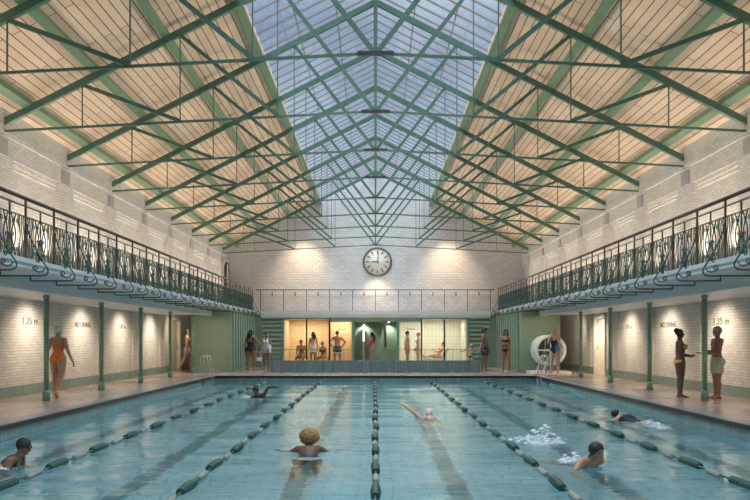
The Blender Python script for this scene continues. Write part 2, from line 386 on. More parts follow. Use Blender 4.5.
# purlins and ridge
MBk = MB().box((-.06, Y0, HR(0)-.24), (.06, YB, HR(0)+.06))
tag(MBk.build('ridge_beam', 'truss_green', origin=(0, YB, HR(0)-.3)), 'green steel ridge beam running along the apex of the skylight', 'beam')
for s in (-1, 1):
    ang = math.atan(.509)
    for k, x in enumerate((8.87, 7.15, 5.38, 3.62)):
        nrm = Vector((s*math.sin(ang), 0, math.cos(ang)))
        c = Vector((s*x, 0, HR(x)))-nrm*.11
        b = MB().bar((c.x, Y0, c.z), (c.x, YB, c.z), .20, .215, nrm)
        where = ('just above the %s brick wall' % SIDE[s], 'second up from the %s brick wall' % SIDE[s], 'second down from the skylight on the %s slope' % SIDE[s], 'along the %s edge of the skylight' % SIDE[s])[k]
        tag(b.build('roof_purlin', 'purlin_green', origin=(c.x, YB, c.z)), 'green roof purlin '+where, 'beam', 'roof purlins')
# trusses
def truss(y):
    Q = {}
    def mem(key, p, q, w, h, m='truss_green'):
        b = MB(); b.bar((p[0], 0, p[1]), (q[0], 0, q[1]), w, h, (0, 1, 0) if False else (0, 0, 1)); Q.setdefault(key, []).append(b.mesh(key, m))
    def tz(x): return 7.23-.053*abs(x)
    for s in (-1, 1):
        mem('rafter', (s*(XW+.02), HF(XW)), (0, HF(0)), .105, .165)
        mem('tie_rod', (s*(XW+.02), tz(XW)), (0, tz(0)), .045, .055)
        for xt, xr in ((0.03, 2.47), (2.47, 4.93), (4.93, 7.4)): mem('strut', (s*xr, HF(xr)-.05), (s*xt, tz(xt)+.02), .08, .09)
        for x in (2.47, 4.93, 7.4): mem('hanger_rod', (s*x, HF(x)), (s*x, tz(x)), .028, .028)
    mem('king_post', (0, HF(0)), (0, tz(0)), .075, .10)
    b = MB().box((-.36, -.075, tz(0)-.035), (.36, .06, tz(0)+.025)); Q['gusset_plate'] = [b.mesh('gusset_plate', 'dark_metal')]
    return Q
TQ = truss(0)
for k, y in enumerate(TR):
    vis = len(TR)-1-k
    lab = 'green steel roof truss, ' + ('nearest the far gable wall' if vis == 0 else ORD[vis]+' one out from the gable wall')
    t = thing('roof_truss', lab, 'truss', (0, y, 6.9), 'roof trusses')
    for key, ms in TQ.items():
        for me in ms: place(key, me, t, (0, 0, -6.9))
# stone blocks under truss ends
for k, y in enumerate(TR):
    if k < 1: continue
    for s in (-1, 1):
        vis = len(TR)-1-k
        b = MB().box((s*(XW-.06), y-.47, 6.1), (s*(XW-.002), y+.03, 6.52))
        tag(b.build('padstone', 'grey_stone', origin=(s*XW, y-.2, 6.1)), 'grey stone block on the %s gallery pier, %s from the gable wall' % (SIDE[s], ORD[vis]), 'stone block', 'padstones on the %s gallery wall' % SIDE[s])

# ------------------------------------------------------------------ galleries
for s in (-1, 1):
    b = MB(); b.box((s*(XB-.07), Y0, 2.84), (s*(XW+.1), YR+.1, 2.95))
    b.box((s*(XB+.02), Y0, 2.75), (s*(XW+.1), YR+.1, 2.84))
    struct(b.build('floor_gallery_'+SIDE[s], 'steel_white'), 'pale steel gallery floor above the %s deck' % SIDE[s], 'gallery floor')
    b = MB(); b.box((s*(XB-.1), Y0, 2.88), (s*(XB+.02), YR, 2.965)); b.tube([(s*(XB-.02), Y0, 2.80), (s*(XB-.02), YR, 2.80)], .05, 8)
    struct(b.build('trim_%d' % (3 if s < 0 else 4), 'steel_white'), 'moulded pale edge of the %s gallery' % SIDE[s], 'fascia')
    b = MB(); b.box((s*7.22, Y0, 2.53), (s*7.34, YF+.3, 2.76)); b.box((s*7.3, Y0, 2.55), (s*(XW+.02), YF+.3, 2.74)); b.box((s*7.18, Y0, 2.50), (s*7.4, YF+.2, 2.535))
    struct(b.build('ceiling_deck_'+SIDE[s], 'steel_white'), 'painted soffit beam over the %s deck' % SIDE[s], 'soffit')
b = MB(); b.box((-XB, YR-.05, 2.72), (XB, YB, 2.92))
struct(b.build('floor_landing', 'plaster_white'), 'floor of the far gallery landing', 'landing')
b = MB(); b.box((-6.3, YR-.12, 2.72), (6.3, YR-.05, 2.94)); b.box((-6.3, YR-.08, 2.60), (6.3, YR+.0, 2.72))
struct(b.build('trim_5', 'plaster_white'), 'pale fascia under the far gallery rail', 'fascia')

def spiral(c, r0, r1, a0, turns, n=14):
    return [(c[0]+(r0+(r1-r0)*i/n)*math.cos(a0+2*PI*turns*i/n), c[1]+(r0+(r1-r0)*i/n)*math.sin(a0+2*PI*turns*i/n)) for i in range(n+1)]
def panel_mesh(name, mat, L=1.215, h=.77, r=.0115):
    b = MB()
    def cv(pts, rr=r): b.tube([(0, p[0], p[1]) for p in pts], rr, 4)
    cv([(0, 0), (L, 0)], .015); cv([(0, h), (L, h)], .015)
    zz = np.linspace(0, h, 15)
    for a, ph in ((.08, 0), (.155, .5), (.235, 0), (L-.08, PI), (L-.155, PI+.5), (L-.235, PI)):
        cv([(a+.022*math.sin(2*PI*z/h*1.5+ph), z) for z in zz])
    m_ = L/2
    for q in (-1, 1):
        cv([(m_+q*(.05+.17*math.sin(PI*z/h)**1.2), z) for z in zz])
        cv([(m_+q*(.22-.15*math.sin(PI*z/h)**1.5), z) for z in zz])
        cv([(m_+q*(.02+.04*math.sin(2*PI*z/h)), z) for z in zz])
        for zc, dr in ((h-.13, 1), (.13, -1)):
            cv(spiral((m_+q*.13, zc), .075, .012, PI/2 if dr > 0 else -PI/2, q*1.4*dr*-1), .008)
            cv(spiral((m_+q*.28, h-zc+(.0)), .055, .012, 0 if q > 0 else PI, 1.3), .008)
        cv(spiral((m_+q*.10, h/2), .06, .012, 0 if q > 0 else PI, 1.3), .008)
    for a in (.30, L-.30, m_): cv([(a, 0), (a, h)], .008)
    return b.mesh(name, mat)
PANEL = panel_mesh('ornate_panel', 'iron_green'); PANEL_P = panel_mesh('ornate_panel', 'pale_iron', 1.21, .78, .010)
def bracket_mesh(s):
    b = MB()
    P = [(6.43, 3.62), (6.40, 3.45), (6.30, 3.22), (6.16, 2.96), (6.07, 2.83), (6.035, 2.755), (6.045, 2.70), (6.09, 2.665), (6.16, 2.655), (6.92, 2.655)]
    b.tube([(s*(x-XB)*1.0, 0, z-2.95) for x, z in P], .015, 6)
    for c, r0, a0, tr in (((6.27, 2.80), .055, -PI*.25, 1.4), ((6.22, 2.93), .035, PI*.9, -1.3)):
        b.tube([(s*(x-XB), 0, z-2.95) for x, z in spiral(c, r0, .012, a0, tr)], .011, 5)
    b.tube([(s*(x-XB), 0, z-2.95) for x, z in ((6.30, 2.76), (6.2, 2.725), (6.13, 2.74), (6.09, 2.80))], .012, 5)
    b.bar((s*(6.92-XB), 0, -.295), (s*(6.92-XB), 0, -.20), .022, .022)
    return b.mesh('scroll_bracket', 'iron_green')
ys = [13.83+1.215*k for k in range(-4, 22)]
MP = MB().bar((0, 0, 0), (0, 0, 1.10), .035, .035).mesh('post', 'rail_brown')
MS = MB().bar((0, 0, .80), (0, 0, .99), .026, .026).mesh('stub_post', 'rail_brown')
for s in (-1, 1):
    t = thing('gallery_railing', 'ornate green iron railing with brown handrail along the %s gallery' % SIDE[s], 'railing', (s*XB, ys[0], 2.95), 'gallery railings')
    b = MB(); b.tube([(s*XB, ys[0], 4.08), (s*XB, ys[-1], 4.08)], .038, 8); b.build('handrail', 'rail_brown', t)
    b = MB(); b.bar((s*XB, ys[0], 3.935), (s*XB, ys[-1], 3.935), .022, .026); b.build('mid_rail', 'rail_brown', t)
    bm = bracket_mesh(s)
    for k, y in enumerate(ys):
        place('post', MP, t, (0, y-ys[0], 0)); place('scroll_bracket', bm, t, (0, y-ys[0], 0))
        if k < len(ys)-1:
            place('ornate_panel', PANEL, t, (0, y-ys[0], .02)); place('stub_post', MS, t, (0, y-ys[0]+.6075, 0))
t = thing('landing_railing', 'pale patterned railing with thin dark posts across the far landing', 'railing', (0, YR, 2.94), None)
b = MB(); b.tube([(-6.3, YR, 4.06), (6.3, YR, 4.06)], .022, 6); b.build('handrail', 'rail_brown', t)
MP2 = MB().bar((0, 0, 0), (0, 0, 1.12), .035, .035).mesh('post', 'dark_metal')
MS2 = MB().bar((0, 0, .80), (0, 0, 1.0), .05, .03).mesh('stub_post', 'dark_metal')
for k in range(11):
    x = (k-5)*1.21; place('post', MP2, t, (x, 0, 0))
    if k < 10:
        place('ornate_panel', PANEL_P, t, (x, 0, .03), (0, 0, -PI/2)); place('stub_post', MS2, t, (x+.605, 0, 0))
# ------------------------------------------------------------------ columns
for s in (-1, 1):
    for k, y in enumerate(CY):
        if s > 0 and k == 6: continue
        where = {0: 'nearest the viewer'}.get(k, ORD[k]+' from the viewer')
        if s < 0 and k == 2: where = 'in front of the woman in orange'
        elif s > 0 and k == 2: where = 'between the chatting couple'
        elif k == 2+4: where = 'beside the green cabin wall'
        elif k > 2: where = '%s past the %s' % ({3: 'first', 4: 'second', 5: 'third'}[k], 'woman in orange' if s < 0 else 'chatting couple')
        t = thing('column', 'slim green steel column on the %s deck, %s' % (SIDE[s], where), 'column', (s*XC, y, 0), 'columns on the %s deck' % SIDE[s])
        b = MB().lathe([(.062, 0.2), (.062, 2.55)], (s*XC, y, 0), n=16); b.build('shaft', 'column_green', t)
        b = MB().lathe([(.088, 0), (.088, .20), (.075, .235), (.064, .245)], (s*XC, y, 0), n=16); b.build('base', 'column_green', t)
        b = MB().lathe([(.064, 2.47), (.085, 2.50), (.085, 2.53)], (s*XC, y, 0), n=16); b.build('capital', 'column_green', t)

# ------------------------------------------------------------------ cabins and glazed rooms at the far end
for s in (-1, 1):
    b = MB(); b.box((s*6.42, YF, 0), (s*8.15, YR+2.5, 2.52)); b.box((s*6.42, YF, 2.5), (s*7.2, YR+2.5, 2.76)); b.box((s*6.05, YR-.1, 0), (s*6.5, YR+.2, 2.76))
    struct(b.build('wall_cabin_'+SIDE[s], 'cabin_green'), 'flat sage green cabin wall at the far %s end of the deck' % SIDE[s], 'wall')
    b = MB()
    for y in np.arange(YF+.35, YR-.2, .62): b.box((s*6.32, y, .02), (s*6.42, y+.26, 2.72))
    b.box((s*6.36, YF-.01, 0), (s*6.43, YF+.10, 2.74))
    struct(b.build('trim_%d' % (6 if s < 0 else 7), 'panel_green'), 'upright green fins on the %s cabin side' % SIDE[s], 'fins')
    t = thing('louvre_screen', 'green horizontal louvre screen beside the glazed rooms, at their %s end' % SIDE[s], 'louvre', (s*5.45, YR, 0), 'louvre screens')
    b = MB()
    for z in np.arange(.04, 2.55, .23): 
        x0, x1 = sorted((s*4.9, s*6.02))
        b.raw([(x0, YR-.10, z), (x1, YR-.10, z), (x1, YR+.02, z+.21), (x0, YR+.02, z+.21), (x0, YR+.06, z), (x1, YR+.06, z), (x1, YR+.06, z+.21), (x0, YR+.06, z+.21)], [(0,1,2,3), (4,7,6,5), (0,4,5,1), (3,2,6,7), (0,3,7,4), (1,5,6,2)])
    b.build('slat', 'panel_green', t)
    b = MB(); b.box((s*4.82, YR-.12, 0), (s*4.92, YR+.08, 2.6)); b.box((s*5.98, YR-.12, 0), (s*6.06, YR+.08, 2.6)); b.box((s*4.82, YR-.12, 2.52), (s*6.06, YR+.08, 2.6)); b.build('frame', 'column_green', t)
MW = 1.21
GL = {-4: ('far left pane of the timber sauna', 2.52), -3: ('middle pane of the timber sauna', 2.52), -2: ('sauna pane beside the showers', 2.38),
      1: ('steam room pane beside the showers', 2.38), 2: ('middle pane of the tiled steam room', 2.52), 3: ('far right pane of the tiled steam room', 2.52)}
for i, (k, (lab, zt)) in enumerate(GL.items()):
    w = struct(bpy.data.objects.new('window_%d' % (3+i), None), 'tall glass front, '+lab, 'window'); COL.objects.link(w); w.location = (k*MW, YR, 0)
    x0, x1 = k*MW, (k+1)*MW; b = MB()
    for x in (x0, x1): b.box((x-.035, YR-.06, 0), (x+.035, YR+.06, 2.62))
    b.box((x0, YR-.05, zt), (x1, YR+.05, 2.62)); b.box((x0, YR-.05, 0), (x1, YR+.05, .05)); b.build('frame', 'column_green', w)
    MB().box((x0+.04, YR-.006, .05), (x1-.04, YR+.006, zt)).build('glass_pane', 'clear_glass', w)
b = MB(); b.box((-4.84, 42.4, 0), (-1.21, 42.5, 2.6)); b.box((-4.90, YR+.1, 0), (-4.84, 42.5, 2.6)); b.box((-1.27, YR+.1, 0), (-1.21, 42.5, 2.6)); b.box((-2.46, 41.0, 0), (-1.25, 41.08, 2.6));
b.box((-4.9, YR+.06, 2.55), (-1.21, 42.5, 2.62))
struct(b.build('wall_sauna', 'sauna_wood'), 'warm timber lining of the sauna', 'wall')
b = MB(); b.box((1.21, 42.4, 0), (4.84, 42.5, 2.6)); b.box((4.78, YR+.1, 0), (4.84, 42.5, 2.6)); b.box((1.21, YR+.1, 0), (1.27, 42.5, 2.6)); b.box((1.21, YR+.06, 2.55), (4.84, 42.5, 2.62))
struct(b.build('wall_steam', 'steam_tile'), 'cream tiled lining of the steam room', 'wall')
b = MB(); b.box((-1.21, 41.1, 0), (1.21, 41.2, 2.6)); b.box((-1.21, YR+.04, 0), (-1.13, 41.2, 2.6)); b.box((1.13, YR+.04, 0), (1.21, 41.2, 2.6)); b.box((-1.21, YR-.04, 2.40), (1.21, 41.2, 2.62))
struct(b.build('wall_shower', 'cabin_green'), 'sage green shower recess between the glazed rooms', 'wall')
# room lamps
area('sauna_lamp', (-3.6, 41.2, 2.5), (-3.6, 41.2, 0), L_ROOM*1.3, (1, .83, .60), 2.0, 1.0)
area('sauna_lamp', (-1.85, 40.3, 2.5), (-1.85, 40.5, 0), L_ROOM*.6, (1, .76, .52), .8, .6)
area('steam_lamp', (3.0, 41.0, 2.5), (3.0, 41.0, 0), L_ROOM*1.6, (1, .94, .80), 3.0, 1.0)
spot('shower_lamp', (-.62, 40.8, 2.36), (-.62, 41.15, 0), 75, (.95, 1, .9), 120, .9, .03)
spot('shower_lamp', (.72, 40.8, 2.36), (.72, 41.15, 0), 75, (.95, 1, .9), 120, .9, .03)
# showers
for x, lit in ((-.65, True), (.55, False)):
    t = thing('shower_column', 'lit white shower column at the woman with long hair' if lit else 'dark slim shower column on the green shower wall', 'shower', (x, 41.0, 0), 'shower columns')
    MB().box((x-.05, 41.03, .0 if lit else 1.05), (x+.05, 41.1, 2.2)).build('panel', 'dark_metal' if not lit else 'chrome', t)
    if lit: MB().tube([(x, 41.0, 1.35), (x, 41.0, 2.16)], .04, 8).build('light_tube', 'shower_light', t)
    b = MB(); b.tube([(x, 41.05, 2.17), (x, 40.85, 2.22)], .015); b.lathe([(.08, 2.19), (.08, 2.21), (.02, 2.24)], (x, 40.85, 0), n=12); b.build('shower_head', 'chrome', t)
tag(MB().lathe([(.055, 2.385), (.055, 2.40)], (.72, 40.8, 0), n=14).build('ceiling_spot', 'lamp_glow', origin=(.72, 40.8, 2.39)), 'small round lamp above the dark shower column', 'lamp')
# parapet with glass-thin railing
b = MB(); b.box((-4.65, YF, 0), (4.65, YF+.25, .53))
struct(b.build('wall_parapet', 'parapet_tile'), 'low parapet of upright blue grey tiles behind the pool end', 'parapet')
t = thing('parapet_rail', 'thin grey balustrade standing on the tiled parapet', 'railing', (0, YF+.12, .53))
b = MB(); b.tube([(-4.75, YF+.12, 1.02), (4.72, YF+.12, 1.02)], .011, 6); b.build('top_rail', 'grey_metal', t)
MPb = MB().tube([(0, 0, 0), (0, 0, .49)], .009, 5).mesh('baluster', 'grey_metal')
for x in np.arange(-4.6, 4.61, .40): place('baluster', MPb, t, (float(x), 0, 0))
for x in (-4.75, 4.72):
    MB().tube([(x, YF+.12, 0), (x, YF+.12, 1.03)], .018, 6).build('end_post', 'dark_metal', t)
# sauna benches and steam lounger
def bench(name, label, x0, x1, y0, y1, h, mat):
    t = thing(name, label, 'bench', ((x0+x1)/2, (y0+y1)/2, 0))
    MB().box((x0, y0, h-.06), (x1, y1, h)).build('seat', mat, t)
    for x in (x0+.06, x1-.06):
        for y in (y0+.06, y1-.06): MB().bar((x, y, 0), (x, y, h-.06), .07, .07).build('leg', mat, t)
bench('bench', 'timber sauna bench under the seated man', -4.25, -3.35, 41.3, 41.8, .47, 'bench_wood')
bench('bench', 'pale sauna bench under the seated woman in black', -3.2, -2.55, 41.3, 41.8, .47, 'bench_wood')
t = thing('lounger', 'pale tiled lounger under the reclining woman in the steam room', 'lounger', (3.1, 41.3, 0))
MB().box((2.5, 41.0, .0), (3.85, 41.65, .40)).build('base', 'steam_tile', t)
b = MB(); b.raw([(3.62, 41.0, .40), (3.85, 41.0, .40), (4.0, 41.0, 1.0), (3.9, 41.0, 1.0), (3.62, 41.65, .40), (3.85, 41.65, .40), (4.0, 41.65, 1.0), (3.9, 41.65, 1.0)], [(0,1,2,3), (4,7,6,5), (0,4,5,1), (1,5,6,2), (2,6,7,3), (3,7,4,0)]); b.build('backrest', 'steam_tile', t)

# ------------------------------------------------------------------ clock
t = thing('clock', 'large round wall clock showing nine on the gable wall', 'clock', (.12, YB, 6.40))
cx, cz = .12, 6.40
MB().lathe([(.86, 0), (.86, -.07)], (cx, YB, cz), 'y', 40).build('dial', 'clock_face', t)
b = MB(); b.tube([(cx+.88*math.cos(a), YB-.06, cz+.88*math.sin(a)) for a in np.linspace(0, 2*PI, 49)[:-1]], .06, 8, closed=True); b.build('rim', 'clock_rim', t)
b = MB()
for k in range(12):
    a = k*PI/6; b.bar((cx+.52*math.sin(a), YB-.078, cz+.52*math.cos(a)), (cx+.76*math.sin(a), YB-.078, cz+.76*math.cos(a)), .065, .012, (0, 1, 0))
b.build('hour_marks', 'clock_rim', t)
MB().bar((cx+.10, YB-.09, cz), (cx-.38, YB-.09, cz), .06, .012, (0, 1, 0)).build('hour_hand', 'clock_rim', t)
MB().bar((cx+.02, YB-.10, cz-.12), (cx+.06, YB-.10, cz+.62), .045, .012, (0, 1, 0)).build('minute_hand', 'clock_rim', t)

# ------------------------------------------------------------------ wall lettering
def lettering(text, loc, rot, size, label, width=None, mat='sign_ink', name='wall_lettering'):
    c = bpy.data.curves.new('txt', 'FONT'); c.body = text; c.size = size; c.extrude = .004; c.align_x = 'CENTER'; c.align_y = 'CENTER'; c.resolution_u = 3
    o = bpy.data.objects.new('txt', c); COL.objects.link(o)
    me = bpy.data.meshes.new_from_object(o.evaluated_get(bpy.context.evaluated_depsgraph_get())); bpy.data.objects.remove(o)
    if width:
        xs = [v.co.x for v in me.vertices]; f = width/(max(xs)-min(xs))
        for v in me.vertices: v.co.x *= f
    me.materials.clear(); me.materials.append(MATS[mat]); me.name = name
    o = bpy.data.objects.new(name, me); COL.objects.link(o); o.location = loc; o.rotation_euler = rot
    return tag(o, label, 'lettering', 'wall lettering')
for s in (-1, 1):
    rz = PI/2 if s < 0 else -PI/2
    for txt, y, z, sz, wd in (('1.35 m', 20.3, 1.965, .27, .90), ('NO DIVING', 23.95, 1.93, .25, 1.28), ('1.8 m', 27.7, 1.93, .24, .62)):
        lettering(txt, (s*(XW-.006), y, z), (PI/2, 0, rz), sz, 'dark "%s" lettering on the %s brick wall' % (txt, SIDE[s]), wd)
lettering('Sauna', (-1.75, YR-.012, 2.0), (PI/2, 0, 0), .16, 'small "Sauna" lettering on the glass beside the showers', .42)
lettering('Steam', (1.85, YR-.012, 2.0), (PI/2, 0, 0), .16, 'small "Steam" lettering on the steam room glass', .42)

# ------------------------------------------------------------------ pool fittings
for s in (-1, 1):
    t = thing('pool_ladder', 'chrome ladder handrails at the far %s corner of the pool' % SIDE[s], 'ladder', (s*6.6, 29.3, 0), 'pool ladders')
    for y in (29.05, 29.6):
        b = MB(); pts = [(6.72, .01), (6.76, .40), (6.78, .66), (6.74, .80), (6.62, .85), (6.52, .78), (6.47, .55), (6.41, .2), (6.39, -.2), (6.39, -.95)]
        b.tube([(s*x, y, z) for x, z in pts], .022, 8); b.build('handrail', 'chrome', t)
    for z in (-.35, -.62, -.9): MB().box((s*6.33, 29.05, z), (s*6.43, 29.6, z+.03)).build('tread', 'chrome', t)
    tag(MB().box((s*(XP-.02), 27.9, -.24), (s*(XP+.03), 28.3, -.13)).build('overflow_inlet', 'near_black', origin=(s*XP, 28.1, -.24)), 'dark overflow slot in the %s pool wall near the ladder' % SIDE[s], 'overflow inlet')
# rope storage reel
t = thing('rope_reel', 'big white spoked reel for lane ropes against the green cabin wall', 'reel', (7.45, 32.4, 0))
cz = 1.0
def ring(y, r0, r1, w):
    b = MB(); n = 40; vs = []
    for j in range(n):
        a = 2*PI*j/n
        for r, yy in ((r0, y), (r1, y), (r1, y+w), (r0, y+w)): vs.append((7.45+r*math.cos(a), yy, cz+r*math.sin(a)))
    return b.raw(vs, [(j*4+i, j*4+(i+1) % 4, ((j+1) % n)*4+(i+1) % 4, ((j+1) % n)*4+i) for j in range(n) for i in range(4)], False)
rims = [ring(y, .55, .66, .07).build('rim', 'reel_white', t) for y in (31.85, 32.93)]
b = MB()
for k in range(9): ring(31.96+k*.105, .54, .64, .075).v and b.raw(ring(31.96+k*.105, .54, .64, .075).v, ring(31.96+k*.105, .54, .64, .075).f, True)
b.build('wound_rope', 'reel_white', t)
for y, rm in zip((31.87, 32.95), rims):
    for a in (0, PI/2): MB().bar((7.45-.56*math.cos(a), y+.03, cz-.56*math.sin(a)), (7.45+.56*math.cos(a), y+.03, cz+.56*math.sin(a)), .055, .055, (0, 1, 0)).build('spoke', 'white_paint', rm)
MB().tube([(7.45, 31.8, cz), (7.45, 33.05, cz)], .05, 10).build('axle', 'white_paint', t)
for y in (31.78, 33.03):
    b = MB(); b.bar((7.1, y, .1), (7.45, y, cz), .05, .05); b.bar((7.8, y, .1), (7.45, y, cz), .05, .05); b.build('stand', 'white_paint', t)
MB().box((6.62, 31.75, 0), (8.3, 33.06, .10)).build('plinth', 'white_paint', t)

# ------------------------------------------------------------------ lane ropes
def float_mesh(name, mat, L, r):
    prof = []; n = 9
    for k in range(n):
        h0, h1 = -L/2+L*k/n, -L/2+L*(k+1)/n
        q = r*(.80+.20*math.sin(PI*(k+.5)/n)); prof += [(q*.72, h0), (q, h0+.004), (q, h1-.014), (q*.72, h1-.006)]
    return MB().lathe(prof, (0, 0, 0), 'y', 14).mesh(name, mat)
FG = float_mesh('green_float', 'float_green', .60, .062); FP = float_mesh('pale_float', 'float_pale', .40, .047)
ROPES = {-4.4: 'beside the left lane, furthest left', -2.2: 'second from the left', 0: 'running up the middle of the pool', 2.2: 'second from the right', 4.4: 'beside the right lane, furthest right'}
for x, w in ROPES.items():
    t = thing('lane_rope', 'lane rope of green and pale floats '+w, 'lane rope', (x, PY1, WZ), 'lane ropes')
    b = MB(); b.tube([(x, PY0+.02, WZ+.03), (x, PY1, WZ+.03)], .012, 5); b.build('cable', 'wire', t)
    y = PY0+.6+ (x*.37) % 1.0 * .4
    if x == 0: y = 5.45
    while y < PY1-.5:
        place('green_float', FG, t, (random.uniform(-.015, .015), y-PY1, .028), (random.uniform(-.02, .02), random.uniform(0, 3), random.uniform(-.03, .03)))
        if y+.78 < PY1-.3: place('pale_float', FP, t, (random.uniform(-.015, .015), y+.775-PY1, .022), (random.uniform(-.02, .02), random.uniform(0, 3), random.uniform(-.03, .03)))
        y += 1.55

# ------------------------------------------------------------------ people
DISTURB = []
SKINS = {'light': (.62, .40, .29), 'tan': (.46, .27, .18), 'brown': (.27, .145, .09), 'dark': (.13, .068, .043), 'deep': (.085, .045, .030), 'pale': (.70, .50, .40)}
def skin_mat(k):
    if 'skin_'+k not in MATS:
        m = simple('skin_'+k, SKINS[k], .5, var=.07, nscale=7)
        m.node_tree.nodes['Principled BSDF'].inputs['Subsurface Weight'].default_value = .05
    return MATS['skin_'+k]
simple('eye_dark', (.03, .022, .02), .3)
simple('lip_dark', (.24, .09, .075), .45)
def fabric(col):
    n = 'cloth_%02d%02d%02d' % tuple(int(c*99) for c in col)
    if n not in MATS: simple(n, col, .65, var=.12, nscale=18)
    return n
def patterned(name, c1, c2, scale=14, thr=.5):
    m, t, b = newmat(name); N, K = t.nodes, t.links
    v = N.new('ShaderNodeTexNoise'); v.inputs['Scale'].default_value = scale; v.inputs['Detail'].default_value = 1
    g = N.new('ShaderNodeTexCoord'); K.new(g.outputs['Object'], v.inputs['Vector'])
    r = N.new('ShaderNodeValToRGB'); r.color_ramp.elements[0].position = thr-.03; r.color_ramp.elements[1].position = thr+.03
    r.color_ramp.elements[0].color = c1+(1,); r.color_ramp.elements[1].color = c2+(1,)
    K.new(v.outputs['Fac'], r.inputs[0]); K.new(r.outputs[0], b.inputs['Base Color']); b.inputs['Roughness'].default_value = .65; return name
def V3(x): return x if isinstance(x, Vector) else Vector(x)

def loft(mb, rings, n=18):
    """rings: (centre, side axis, front axis, half width, half depth)"""
    vs = []
    for c, a, f, rx, ry in rings:
        vs += [c+a*(rx*math.cos(2*PI*j/n))+f*(ry*math.sin(2*PI*j/n)) for j in range(n)]
    m = len(rings); k = len(vs); vs += [rings[0][0], rings[-1][0]]
    fs = [(i*n+j, i*n+(j+1) % n, (i+1)*n+(j+1) % n, (i+1)*n+j) for i in range(m-1) for j in range(n)]
    fs += [(k, (j+1) % n, j) for j in range(n)] + [(k+1, (m-1)*n+j, (m-1)*n+(j+1) % n) for j in range(n)]
    mb.raw(vs, fs)
def limb(mb, P, r, n=12):
    """rounded tapering tube through points P with radii r"""
    P = [V3(p) for p in P]
    for p, q in zip(P, r): mb.ball(p, q*1.0, n, 8)
    for i in range(len(P)-1):
        if (P[i+1]-P[i]).length > 1e-4: mb.tube([P[i], P[i+1]], [r[i], r[i+1]], n)

